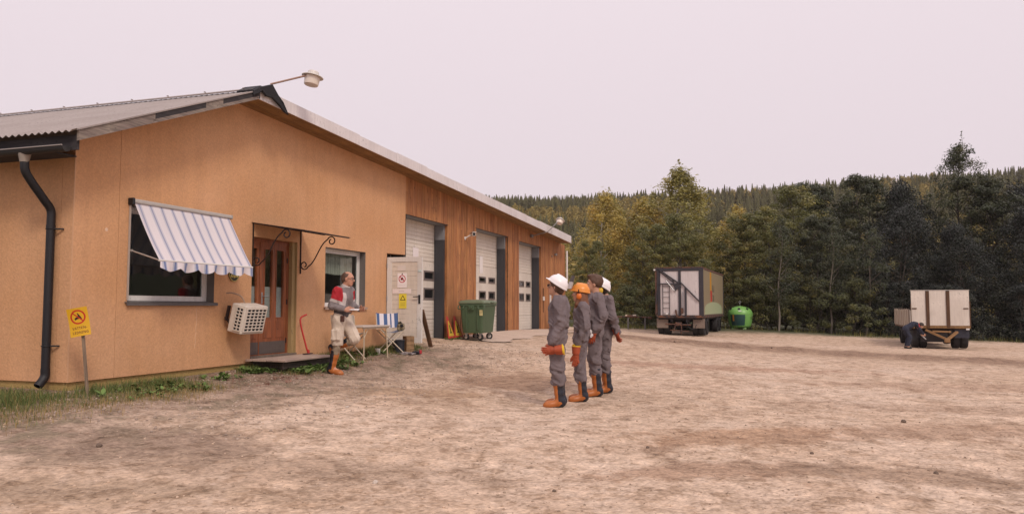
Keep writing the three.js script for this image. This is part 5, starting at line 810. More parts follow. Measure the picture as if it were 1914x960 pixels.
function worker(label, pos, turn, k, J, o) {
  const g = thing('person', label, 'person', [pos[0], ground(pos[0], pos[1]), pos[1]], turn, o.group); g.scale.setScalar(k);
  const hm = headMat(J.head, o.look[0], o.look[1]), skin = o.skin ?? SKIN, list = [nakedBody(J, skin), tinted(sdf(fullHead, 0.0055, [-0.11, -0.2, -0.14], [0.11, 0.14, 0.14]), headTint(skin, o.brow ?? [0.06, 0.035, 0.02])).applyMatrix4(hm)];
  for (const s of ['L', 'R']) { const h = o['hand' + s]; if (!h) continue; const geo = handGeo(s === 'L' ? -1 : 1, h.curl ?? 0.3, h.glove ? 1.28 : 1).applyMatrix4(aim(h.dir, h.thumb).setPosition(...J['wr' + s])); if (h.glove) { const gl = P('glove', geo, mGlove, g); P('cuff', [cyl(0.045, 0.052, 0.08, 0, 0.02, 0, 16).applyMatrix4(aim(h.dir, h.thumb).setPosition(...J['wr' + s]))], mGlove, gl); } else list.push(tinted(geo, () => skin)); }
  P('body', mergeIndexed(list), mSkin, g);
  // coverall
  const T = [], c = J.chest, p = J.pelvis, wst = lerp3(p, c, 0.42), b = o.bulk ?? 1;
  for (const s of [-1, 1]) T.push(cone([s * 0.072, p[1] - 0.02, p[2]], [s * 0.07, wst[1], wst[2]], 0.118 * b, 0.108 * b), cone([s * 0.07, wst[1], wst[2]], [s * 0.088, c[1], c[2]], 0.108 * b, 0.118 * b));
  T.push(cone(c, [0, J.neck[1] - 0.05, J.neck[2]], 0.11, 0.085));
  const A = [];
  for (const s of ['L', 'R']) { const q = limbs(J, s); A.push(cone(lerp3(c, q.sh, 0.6), q.sh, 0.085, 0.072), cone(q.sh, q.el, 0.078 * b, 0.07 * b), cone(q.el, lerp3(q.el, q.wr, 0.93), 0.071 * b, 0.054 * b), cone(q.hip, q.kn, 0.104 * b, 0.08 * b), cone(q.kn, lerp3(q.kn, q.an, 0.38), 0.083 * b, 0.088 * b)); }
  const collar = cone([0, J.neck[1] - 0.05, J.neck[2]], [J.neck[0], J.neck[1] + 0.03, J.neck[2] + 0.0], 0.079, 0.07), tf = blend(T, 0.07), af = blend(A, 0.035), kk = o.seed ?? 3;
  const cov = (x, y, z) => { let d = smin(tf(x, y, z), af(x, y, z), 0.016); d = smin(d, collar(x, y, z), 0.03); const w = Math.exp(-(((y - wst[1] + 0.06) / 0.018) ** 2)); return Math.max(d + folds(x, y, z, kk) * 2.0 + 0.005 * w, y - J.neck[1] - 0.015, -((Math.hypot(x, z - J.neck[2]) - 0.062)) > 0 && y > J.neck[1] - 0.03 ? 0.004 : -1); };
  const [lo, hi] = around(Object.values(J), 0.16); lo[1] = 0.12; hi[1] = J.neck[1] + 0.05; P('coverall', uvm(sdf(cov, 0.0115, lo, hi)), mGrey, g);
  for (const s of ['L', 'R']) boot(g, J['an' + s], J['kn' + s], o.feet?.[s] ?? (s === 'L' ? 0.12 : -0.12), 1.12);
  if (o.hair) P('hair', o.hair.map((q) => q.clone().applyMatrix4(hm)), mHairs[o.hairColor], g);
  if (o.helmet) helmet(g, hm, o.helmet.mat, o.helmet.tilt, o.helmet);
  if (o.glasses) P('glasses', [rbox(0.05, 0.032, 0.012, 0.034, 0.006, 0.104, 0.005).applyMatrix4(hm), rbox(0.05, 0.032, 0.012, -0.034, 0.006, 0.104, 0.005).applyMatrix4(hm), rod(V(0.058, 0.01, 0.1), V(0.083, 0.01, 0.0), 0.004, 6).applyMatrix4(hm), rod(V(-0.058, 0.01, 0.1), V(-0.083, 0.01, 0.0), 0.004, 6).applyMatrix4(hm)], mBlack, g);
  return g;
}
const stand = (d = {}) => ({ pelvis: [0, 0.95, 0], chest: [0, 1.30, -0.015], neck: [0, 1.475, -0.02], head: [0, 1.60, 0.015], shL: [0.175, 1.40, -0.03], shR: [-0.175, 1.40, -0.03], elL: [0.235, 1.13, -0.06], elR: [-0.235, 1.13, -0.06], wrL: [0.23, 0.87, 0.02], wrR: [-0.23, 0.87, 0.02], hipL: [0.088, 0.92, 0], hipR: [-0.088, 0.92, 0], knL: [0.1, 0.51, 0.015], knR: [-0.1, 0.51, 0.015], anL: [0.105, 0.09, -0.02], anR: [-0.105, 0.09, -0.02], ...d });
const mWhiteHat = M(rgb(0.82, 0.79, 0.80), 0.35), mOrangeHat = M(rgb(0.70, 0.25, 0.035), 0.35), mMuff = M(rgb(0.66, 0.16, 0.02), 0.4), mYellow = M(rgb(0.68, 0.42, 0.03), 0.45);
const down = { dir: [0, -1, 0.1], thumb: [0, 0, 1] };
const longHair = (() => { const strands = []; for (let i = 0; i < 9; i++) { const a = mixn(-2.2, 2.2, i / 8), x = 0.082 * Math.sin(a), z = -0.03 - 0.07 * Math.cos(a); strands.push(cone([x, 0.0, z], [x * 1.15, -0.15, z - 0.02], 0.03, 0.03), cone([x * 1.15, -0.15, z - 0.02], [x * 1.3, -0.30 + 0.03 * Math.sin(i * 2), z - 0.045], 0.03, 0.014)); }
  for (const s of [-1, 1]) strands.push(cone([s * 0.085, 0.0, 0.01], [s * 0.098, -0.16, 0.03], 0.024, 0.026), cone([s * 0.098, -0.16, 0.03], [s * 0.1, -0.27, 0.06], 0.026, 0.012)); const f = blend(strands, 0.02); return sdf((x, y, z) => f(x, y, z) + 0.008 * (vn3(x * 70, y * 6, z * 70, 5) - 0.5), 0.008, [-0.17, -0.36, -0.22], [0.17, 0.08, 0.13]); })();
seed(900);
const W1 = worker('worker in grey coverall and white helmet, first of the four, holding orange gloves', [0.62, -10.5], -1.72, 1.0, stand({ wrL: [0.235, 0.845, 0.045], elL: [0.24, 1.11, -0.055], head: [0, 1.60, 0.025], neck: [0, 1.475, -0.01] }), { look: [-0.16, -0.1], group: undefined, seed: 3, bulk: 1.06, hair: [shortHair(0.02, [ell([0, -0.05, -0.06], [0.07, 0.06, 0.05]), ell([0.075, -0.03, 0.0], [0.02, 0.05, 0.035]), ell([-0.075, -0.03, 0.0], [0.02, 0.05, 0.035])], 0.03, -0.105)], hairColor: 'brown', helmet: { mat: mWhiteHat, tilt: -0.42 }, glasses: true, handL: { dir: [0, -0.75, 0.65], thumb: [0, 0.6, 0.8], curl: 0.75 }, handR: { ...down } });
const W2 = worker('worker with long auburn hair, orange helmet and ear muffs, second of the four', [0.98, -11.1], -1.66, 0.945, stand({ wrL: [0.22, 0.86, 0.05], elL: [0.235, 1.12, -0.07] }), { look: [-0.05, -0.05], seed: 13, bulk: 0.97, hair: [longHair, shortHair(0.012)], hairColor: 'auburn', helmet: { mat: mOrangeHat, tilt: -0.1, muff: mMuff, visor: true }, handL: { dir: [0, -1, 0.15], thumb: [0, 0, 1], curl: 0.8 }, handR: { ...down } });
const W3 = worker('bare-headed worker with short brown hair in grey coverall, third of the four', [1.235, -11.6], -1.63, 1.03, stand({ elL: [0.25, 1.14, -0.10], wrL: [0.235, 0.91, 0.03], head: [0, 1.605, 0.01] }), { look: [-0.1, -0.02], seed: 23, hair: [shortHair(0.012, [ell([0, 0.108, 0.03], [0.06, 0.035, 0.07]), ell([0, 0.1, -0.04], [0.065, 0.035, 0.07])], 0.012, -0.05)], hairColor: 'brown', handL: { dir: [0, -1, 0.2], thumb: [0, 0.2, 1], curl: 0.35, glove: true }, handR: { ...down } });
const W4 = worker('rear worker with white helmet tipped back, hands behind the back, last of the four', [1.43, -12.0], -1.6, 1.0, stand({ elL: [0.26, 1.14, -0.11], wrL: [0.17, 0.92, -0.16], elR: [-0.27, 1.14, -0.13], wrR: [-0.1, 0.9, -0.2], shL: [0.185, 1.40, -0.04], head: [0.0, 1.59, 0.065] }), { look: [-0.12, 0.0], seed: 33, bulk: 1.0, hair: [shortHair(0.018, [ell([0, -0.05, -0.06], [0.07, 0.05, 0.05])], 0.02, -0.1)], hairColor: 'dark', helmet: { mat: mWhiteHat, tilt: -0.42, muff: mYellow }, handL: { dir: [-0.1, -1, -0.35], thumb: [-0.6, 0.2, 0.4], curl: 0.45, glove: true }, handR: { dir: [0.3, -1, -0.1], thumb: [0.6, 0, 0.4], curl: 0.5, glove: true } });
{ // gloves held in the hand
  const pair = (name, label, person, at, m, second) => {
    const g = thing(name, label, 'gloves'); person.updateMatrixWorld(true); g.position.copy(person.localToWorld(V(...at))); g.quaternion.copy(new THREE.Quaternion().setFromEuler(new THREE.Euler(0, person.rotation.y, 0))).multiply(new THREE.Quaternion().setFromRotationMatrix(m));
    for (const [i, off] of [[0, [0, 0, 0]], [1, second]]) { const gl = P('glove', [handGeo(i ? 1 : -1, 0.16 + 0.1 * i, 1.35).translate(...off), cyl(0.05, 0.06, 0.1, off[0], off[1] + 0.06, off[2], 18)], mGlove, g); P('lining', [lathe([[0.0, 0.0], [0.056, 0.0], [0.066, 0.012], [0.058, 0.02], [0, 0.012]], 18).translate(off[0], off[1] + 0.105, off[2])], mLining, gl); }
  };
  pair('work_gloves', 'pair of orange work gloves with yellow lining held by the worker in the white helmet', W1, [0.27, 0.77, 0.03], aim([0.05, -0.1, 1], [0, 1, 0]), [-0.03, 0.01, -0.02]);
  pair('work_gloves', 'pair of orange work gloves dangling from the hand of the long-haired worker', W2, [0.245, 0.70, 0.075], aim([0.05, -1, 0.05], [0.2, 0, 1]), [-0.04, 0.02, -0.015]);
  const rag = thing('white_rag', 'small white rag tucked at the hip between the second and third worker', 'rag', [1.14, 0, -11.32]); rag.position.y = EYE - 50 / 1450 * 11.3; P('cloth', lump(0.032, 0.065, 0.03, 3, 0.45, 5), M(rgb(0.66, 0.62, 0.62), 0.9), rag);
}
{ // man striding past the door
  const k = 1.0, J = { pelvis: [0, 0.97, 0.0], chest: [0, 1.30, 0.035], neck: [0, 1.475, 0.06], head: [0.0, 1.60, 0.11], shL: [0.185, 1.41, 0.06], shR: [-0.195, 1.41, 0.02], elL: [0.25, 1.16, 0.06], elR: [-0.245, 1.14, -0.06], wrL: [0.12, 1.09, 0.27], wrR: [-0.2, 1.08, 0.155], hipL: [0.09, 0.93, 0.0], hipR: [-0.09, 0.93, -0.01], knL: [0.1, 0.58, 0.20], knR: [-0.09, 0.51, -0.03], anL: [0.1, 0.42, -0.20], anR: [-0.085, 0.09, -0.12] };
  const [gx, gz] = [-2.89, -13.2], g = thing('person', 'man in grey and red jacket, beige work shorts and orange boots striding past the office', 'person', [gx, ground(gx, gz), gz], 1.30);
  const hm = headMat(J.head, 0.1, 0.12), skin = [0.50, 0.25, 0.165];
  const list = [nakedBody(J, skin), tinted(sdf(fullHead, 0.0055, [-0.11, -0.2, -0.14], [0.11, 0.14, 0.14]), headTint(skin, [0.09, 0.05, 0.035])).applyMatrix4(hm)];
  list.push(tinted(handGeo(1, 0.45).applyMatrix4(aim([0.1, 0.0, 1], [0.35, 1, 0]).setPosition(...J.wrR)), () => skin), tinted(handGeo(-1, 0.45).applyMatrix4(aim([-0.4, 0.05, 1], [-0.2, 1, 0]).setPosition(...J.wrL)), () => skin));
  P('body', mergeIndexed(list), mSkin, g);
  const hair = sdf((x, y, z) => { let d = ell([0, 0.028, -0.02], [0.083, 0.098, 0.104])(x, y, z); d = smin(d, ell([0, -0.02, -0.07], [0.074, 0.06, 0.042])(x, y, z), 0.02) + 0.006 * (vn3(x * 60, y * 40, z * 60, 4) - 0.5); return Math.max(d, -0.3 * y + 0.95 * z + 0.004, y - 0.088 - 0.5 * Math.max(0, -z - 0.02), -0.08 - y, Math.abs(x) > 0.07 && z > -0.02 && y < 0.008 ? 0.01 : -1); }, 0.0055, [-0.12, -0.12, -0.16], [0.12, 0.16, 0.12]); P('hair', hair.applyMatrix4(hm), mHairs.greying, g);
  P('glasses', [new THREE.TorusGeometry(0.021, 0.0025, 6, 16).translate(0.033, 0.005, 0.103).applyMatrix4(hm), new THREE.TorusGeometry(0.021, 0.0025, 6, 16).translate(-0.033, 0.005, 0.103).applyMatrix4(hm), rod(V(-0.056, 0.01, 0.1), V(-0.083, 0.01, 0), 0.0028, 5).applyMatrix4(hm), rod(V(0.056, 0.01, 0.1), V(0.083, 0.01, 0), 0.0028, 5).applyMatrix4(hm)], mIron, g);
  // jacket: grey with red shoulders and a pale band on the sleeve
  const T = [], c = J.chest; for (const s of [-1, 1]) T.push(cone([s * 0.075, 1.03, 0.01], [s * 0.085, c[1], c[2]], 0.112, 0.116)); T.push(cone(c, [0, 1.43, 0.055], 0.115, 0.085)); const A = []; for (const s of ['L', 'R']) { const q = limbs(J, s); A.push(cone(lerp3(c, q.sh, 0.6), q.sh, 0.085, 0.072), cone(q.sh, q.el, 0.07, 0.062), cone(q.el, lerp3(q.el, q.wr, 0.9), 0.063, 0.046)); }
  const tf = blend(T, 0.07), af = blend(A, 0.03), col = cone([0, 1.43, 0.055], [0, 1.50, 0.07], 0.082, 0.078);
  const jf = (x, y, z) => Math.max(smin(smin(tf(x, y, z), af(x, y, z), 0.035), col(x, y, z), 0.02) + folds(x, y, z, 51) * 1.0 + 0.014 * Math.exp(-(((y - 1.0) / 0.02) ** 2)), 0.955 - y + (Math.abs(x) > 0.22 ? -0.3 : 0), y - 1.505 + 0.5 * (z - 0.07), -(Math.hypot(x, z - 0.065) - 0.062) > 0 && y > 1.46 ? 0.004 : -1);
  const [lo, hi] = around([J.pelvis, J.chest, J.shL, J.shR, J.elL, J.elR, J.wrL, J.wrR, [0, 1.5, 0.07]], 0.15);
  const jg = sdf(jf, 0.0105, lo, hi), arm = (q) => (x, y, z) => { const a = q.sh, b = q.el, d = [b[0] - a[0], b[1] - a[1], b[2] - a[2]], l2 = d[0] ** 2 + d[1] ** 2 + d[2] ** 2; return ((x - a[0]) * d[0] + (y - a[1]) * d[1] + (z - a[2]) * d[2]) / l2; }, aR = arm(limbs(J, 'R')), aL = arm(limbs(J, 'L'));
  const parts = split(jg, (x, y, z) => { if (y < 1.07 && Math.abs(x) < 0.2 && z < 0.14) return 'hem'; const t = x < -0.12 ? aR(x, y, z) : x > 0.12 ? aL(x, y, z) : -1; const lim = x < 0 ? z < 0.1 : true; if (!(t > -0.35) || y < 1.1) return y > 1.455 ? 'collar' : 'grey'; return t < 0.58 && t > -0.18 && (x > 0 ? t > 0.02 : x < -0.15 - 0.3 * Math.max(0, z - 0.03)) ? 'red' : t < 0.74 && t > 0.02 ? 'band' : 'grey'; });
  const jm = M(rgb(0.24, 0.205, 0.205), 0.9, 0, { map: tCloth }), j = P('jacket', parts.grey, jm, g);
  if (parts.red) P('red_panel', parts.red, M(rgb(0.50, 0.022, 0.035), 0.85, 0, { map: tCloth }), j); if (parts.band) P('sleeve_band', parts.band, M(rgb(0.52, 0.46, 0.44), 0.85), j); if (parts.collar) P('collar', parts.collar, M(rgb(0.48, 0.43, 0.41), 0.9), j); if (parts.hem) P('waistband', parts.hem, M(rgb(0.10, 0.09, 0.10), 0.9, 0, { map: tCloth }), j);
  // loose shorts over khaki trouser legs
  const S = []; for (const s of [-1, 1]) S.push(cone([s * 0.07, 1.0, 0], [s * 0.072, 0.9, 0], 0.104, 0.112)); for (const s of ['L', 'R']) { const q = limbs(J, s); S.push(cone(q.hip, lerp3(q.hip, q.kn, 0.98), 0.104, 0.098)); } S.push(rboxField([-0.195, 0.66, -0.02], [0.02, 0.075, 0.055])); const sf = blend(S, 0.04), [l2, h2] = around([J.pelvis, J.hipL, J.hipR, J.knL, J.knR], 0.18);
  P('shorts', uvm(sdf((x, y, z) => Math.max(sf(x, y, z) + folds(x, y, z, 61) * 0.9, y - 1.03, x < 0 ? 0.475 - y : -1, x > 0.0 ? (z - 0.30) * 0.8 + (0.5 - y) * 0.2 : -1), 0.011, l2, h2)), M(rgb(0.72, 0.61, 0.50), 0.92, 0, { map: tCloth }), g);
  const cal = (q, sd) => blend([cone(q.kn, lerp3(q.kn, q.an, 0.36), 0.07, 0.074)], 0.03);
  for (const s of ['R', 'L']) { const q = limbs(J, s), f = cal(q), [a, b] = around([q.kn, q.an], 0.13); P('trouser_leg', uvm(sdf((x, y, z) => f(x, y, z) + folds(x, y, z, 71) * 0.9, 0.011, a, b)), M(rgb(0.36, 0.285, 0.205), 0.92, 0, { map: tCloth }), g); boot(g, q.an, q.kn, s === 'R' ? 0.05 : 0.0, 1.12, s === 'L' ? -0.0 : 0); }
  P('belt_pouch', [rbox(0.04, 0.1, 0.07, -0.17, 0.93, 0.1, 0.015)], M(rgb(0.08, 0.03, 0.02), 0.7), g);
  g.updateMatrixWorld(true); const w = g.localToWorld(V(-0.17, 1.085, 0.32)), pp = thing('paper', 'small white sheet of paper in the hand of the striding man', 'paper', [w.x, w.y, w.z], 1.3);
  P('sheet', [box(0.10, 0.003, 0.15, 0, 0, 0, 0.05, 0.2, 0.25)], M(rgb(0.72, 0.68, 0.66), 0.8), pp); P('fold', [box(0.08, 0.003, 0.13, 0.005, 0.004, 0.0, 0.08, 0.28, 0.2)], M(rgb(0.70, 0.66, 0.64), 0.8), pp);
}
function rboxField(c, h) { return (x, y, z) => { const a = Math.abs(x - c[0]) - h[0], b = Math.abs(y - c[1]) - h[1], d = Math.abs(z - c[2]) - h[2]; return Math.hypot(Math.max(a, 0), Math.max(b, 0), Math.max(d, 0)) + Math.min(0, Math.max(a, b, d)) - 0.008; }; }

// ---------------------------------------------------------------- trailers, recycling igloo, rail, loose bits
const mTyre = M(rgb(0.02, 0.02, 0.022), 0.85), mChassis = M(rgb(0.035, 0.03, 0.032), 0.8, 0.1, { map: tGrime });
function axleWheels(o, list, z, r = 0.5, w = 0.3) { for (const x of list) { const t = P('wheel', [lathe([[r * 0.55, -w / 2], [r * 0.93, -w / 2], [r, -w * 0.36], [r, w * 0.36], [r * 0.93, w / 2], [r * 0.55, w / 2]], 28).rotateZ(Math.PI / 2).translate(x, r, z)], mTyre, o); P('rim', [lathe([[0.0, -0.03], [r * 0.3, -0.03], [r * 0.34, 0.05], [r * 0.56, 0.1], [r * 0.56, -0.1], [0, -0.1]], 20).rotateZ(-Math.PI / 2 * Math.sign(x || 1)).translate(x, r, z)], worn(rgb(0.22, 0.2, 0.19), 0.7, 0.2), t); } }
{ // enclosed tipping trailer: local x to the right across its tail, z towards the viewer, body goes to -z
  const tx = 8.93, tz = -41.45, t = thing('box_trailer', 'tall enclosed trailer with two white tail doors, black frame and a ladder', 'trailer', [tx, ground(tx, tz) , tz], -0.37), W = 2.55, w = W / 2, y0 = 1.03, y1 = 3.60, L = 9.9;
  const mDoor = worn(rgb(0.66, 0.60, 0.60), 0.5), mFr = M(rgb(0.035, 0.033, 0.042), 0.6, 0, { map: tGrime });
  P('door_leaf', [rspan(-w + 0.28, -0.02, y0 + 0.06, y1 - 0.15, -0.05, 0.0, 0.01)], mDoor, t); P('door_leaf', [rspan(0.10, w - 0.22, y0 + 0.06, y1 - 0.15, -0.05, 0.0, 0.01)], mDoor, t);
  P('body_shell', [uvm(span(-w + 0.02, w - 0.05, y0, y1 - 0.02, -L, -0.06))], worn(rgb(0.2, 0.17, 0.14), 0.8), t);
  P('corner_post', [rspan(w - 0.23, w, y0, y1, -0.12, 0.04, 0.02)], mFr, t); P('corner_post', [rspan(-w, -w + 0.11, y0 + 0.1, y1 - 0.05, -0.12, 0.04, 0.02)], mRust, t); P('corner_post', [rspan(-w + 0.12, -w + 0.27, y0, y1 - 0.02, -0.12, 0.05, 0.02)], mFr, t);
  P('top_beam', [rspan(-w, w, y1 - 0.14, y1, -0.12, 0.05, 0.02)], mFr, t); P('top_edge', [uvm(rspan(-w - 0.02, w, y1, y1 + 0.06, -0.14, 0.06, 0.015))], mRust, t); P('sill_beam', [uvm(rspan(-w + 0.1, w, y0 - 0.08, y0 + 0.05, -0.12, 0.05, 0.01))], mRust, t);
  P('centre_post', [rspan(-0.03, 0.08, y0, y1 - 0.12, -0.02, 0.07, 0.015)], mFr, t); P('centre_post', [rspan(0.30, 0.40, y0 + 0.05, y0 + 1.5, 0.0, 0.08, 0.015)], mFr, t);
  const A = (x, y, z = 0.06) => V(x, y, z);
  P('lock_arm', [bar(A(-w + 0.25, y1 - 0.08), A(0.02, y1 - 0.82), 0.1, 0.06), bar(A(-w + 0.3, y1 - 0.2), A(-0.3, y1 - 0.75), 0.05, 0.05)], mFr, t); P('lock_arm', [bar(A(0.05, y1 - 0.72), A(w - 0.22, y0 + 0.80), 0.08, 0.06)], mFr, t); P('lock_arm', [bar(A(-0.32, y1 - 0.62), A(-0.16, y1 - 1.22), 0.05, 0.05), bar(A(-w + 0.28, y1 - 0.83), A(0.0, y1 - 0.86), 0.07, 0.05), rbox(0.3, 0.3, 0.05, -0.08, y1 - 0.95, 0.05, 0.03, 0, 0, 0.6)], mFr, t);
  P('hydraulic_ram', [rod(A(-0.68, y1 - 0.65, 0.1), A(-0.25, y1 - 1.2, 0.1), 0.03, 10)], mSteel, t); P('hydraulic_ram', [rod(A(0.2, y0 + 0.4, 0.08), A(0.21, y0 + 1.3, 0.08), 0.028, 10)], mSteel, t);
  P('stay', [bar(A(-w + 0.16, y1 - 0.75, 0.05), A(-w + 0.05, y0 + 0.62, 0.05), 0.09, 0.06)], mFr, t);
  const lad = M(rgb(0.05, 0.045, 0.05), 0.6); for (const x of [-0.86, -0.5]) P('ladder_rail', [rod(A(x, y0 + 0.02, 0.05), A(x, y1 - 0.88, 0.05), 0.018, 8)], lad, t); for (let i = 0; i < 6; i++) P('ladder_rung', [rod(A(-0.86, y0 + 0.15 + i * 0.29, 0.05), A(-0.5, y0 + 0.15 + i * 0.29, 0.05), 0.013, 6)], lad, t);
  P('hook', [rbox(0.14, 0.3, 0.12, 0.16, y0 + 0.3, 0.08, 0.03), rbox(0.08, 0.42, 0.1, -0.14, y0 + 0.15, 0.08, 0.02, 0, 0, 0.2)], mRust, t); P('marker_lamp', [rbox(0.1, 0.08, 0.06, -w - 0.02, y1 - 0.08, 0.06, 0.02)], mWhite, t); P('marker_lamp', [rbox(0.12, 0.08, 0.06, -w + 0.62, y0 + 0.13, 0.05, 0.02)], mWhite, t);
  // side tarpaulin: printed stripes and lettering, and a pale green shape
  const tarp = canvasTex(1024, 272, (c, wd, h) => {
    c.fillStyle = '#8f8268'; c.fillRect(0, 0, wd, h); for (let i = 0; i < 60; i++) { c.fillStyle = i % 2 ? 'rgba(70,62,48,0.10)' : 'rgba(190,180,150,0.08)'; c.fillRect(i * 17 + (i * 37 % 11), 0, 5 + i % 4, h); }
    c.fillStyle = '#c08c1c'; c.fillRect(305, 0, 72, 120); c.fillStyle = '#b0342a'; c.fillRect(320, 120, 84, 70); c.fillStyle = '#b57a3c'; c.fillRect(310, 190, 60, 82);
    c.fillStyle = '#39362f'; c.font = 'bold 62px sans-serif'; c.fillText('KLA', 408, 128, 250); c.fillText('IM', 428, 192, 170);
    c.fillStyle = '#a3ad8c'; c.beginPath(); c.ellipse(490, 236, 440, 42, 0, 0, 7); c.fill(); c.fillRect(50, 232, 880, 40);
  });
  { const e = worn(rgb(0.28, 0.24, 0.19), 0.7), g = new THREE.BoxGeometry(0.02, y1 - y0 - 0.14, L - 0.2); P('side_tarpaulin', g.translate(w - 0.035, (y0 + y1) / 2, -L / 2 - 0.02), e, t); const m = new THREE.Mesh(new THREE.PlaneGeometry(L - 0.3, y1 - y0 - 0.2).rotateY(Math.PI / 2).translate(w - 0.021, (y0 + y1) / 2, -L / 2 - 0.02), M(0xffffff, 0.5, 0, { map: tarp })); m.name = 'tarpaulin_face'; m.castShadow = m.receiveShadow = true; t.add(m); }
  P('roof_rail', [uvm(span(w - 0.06, w, y1 - 0.06, y1 + 0.03, -L, -0.1))], mRust, t); P('side_rail', [uvm(span(w - 0.06, w, y0 - 0.08, y0 + 0.04, -L, -0.1))], mRust, t); P('front_post', [span(w - 0.08, w + 0.004, y0, y1, -L, -L + 0.1)], mFr, t);
  P('chassis', [span(-0.5, -0.36, 0.72, 0.94, -L, -0.15), span(0.36, 0.5, 0.72, 0.94, -L, -0.15), span(-w + 0.15, w - 0.1, 0.86, 0.95, -L + 0.2, -0.12), span(-0.9, 0.9, 0.42, 0.56, -2.1, -1.9), span(-0.9, 0.9, 0.42, 0.56, -0.95, -0.75)], mChassis, t);
  for (const x of [-1, 1]) P('mudguard', [uvm(rbox(0.62, 0.52, 0.03, x * (w - 0.34) + (x > 0 ? 0.06 : 0), 0.66, -0.2, 0.02))], M(rgb(0.24, 0.185, 0.15), 0.9, 0, { map: tGrime }), t);
  axleWheels(t, [-w + 0.2, -w + 0.52, w - 0.52, w - 0.2], -0.85); axleWheels(t, [-w + 0.2, w - 0.2], -2.05); axleWheels(t, [w - 0.2, w - 0.52, -w + 0.2], -8.2); axleWheels(t, [w - 0.2, -w + 0.2], -6.9);
  P('tow_bar', [rod(V(-0.75, 0.62, 0.0), V(0.6, 0.58, 0.0), 0.04, 8), rod(V(-0.2, 0.6, 0.02), V(-0.3, 0.25, 0.05), 0.035, 8), rod(V(0.1, 0.6, 0.02), V(0.1, 0.1, 0.02), 0.03, 8), rod(V(-0.5, 0.3, 0.0), V(0.5, 0.24, 0.0), 0.03, 8), rbox(0.34, 0.2, 0.16, -0.05, 0.62, 0, 0.04)], mRust, t); P('air_hose', [tube([V(0.35, 0.85, 0), V(0.5, 0.45, 0.05), V(0.75, 0.35, 0.02), V(0.9, 0.6, 0)], 0.02, 20, 6)], mBlack, t);
}
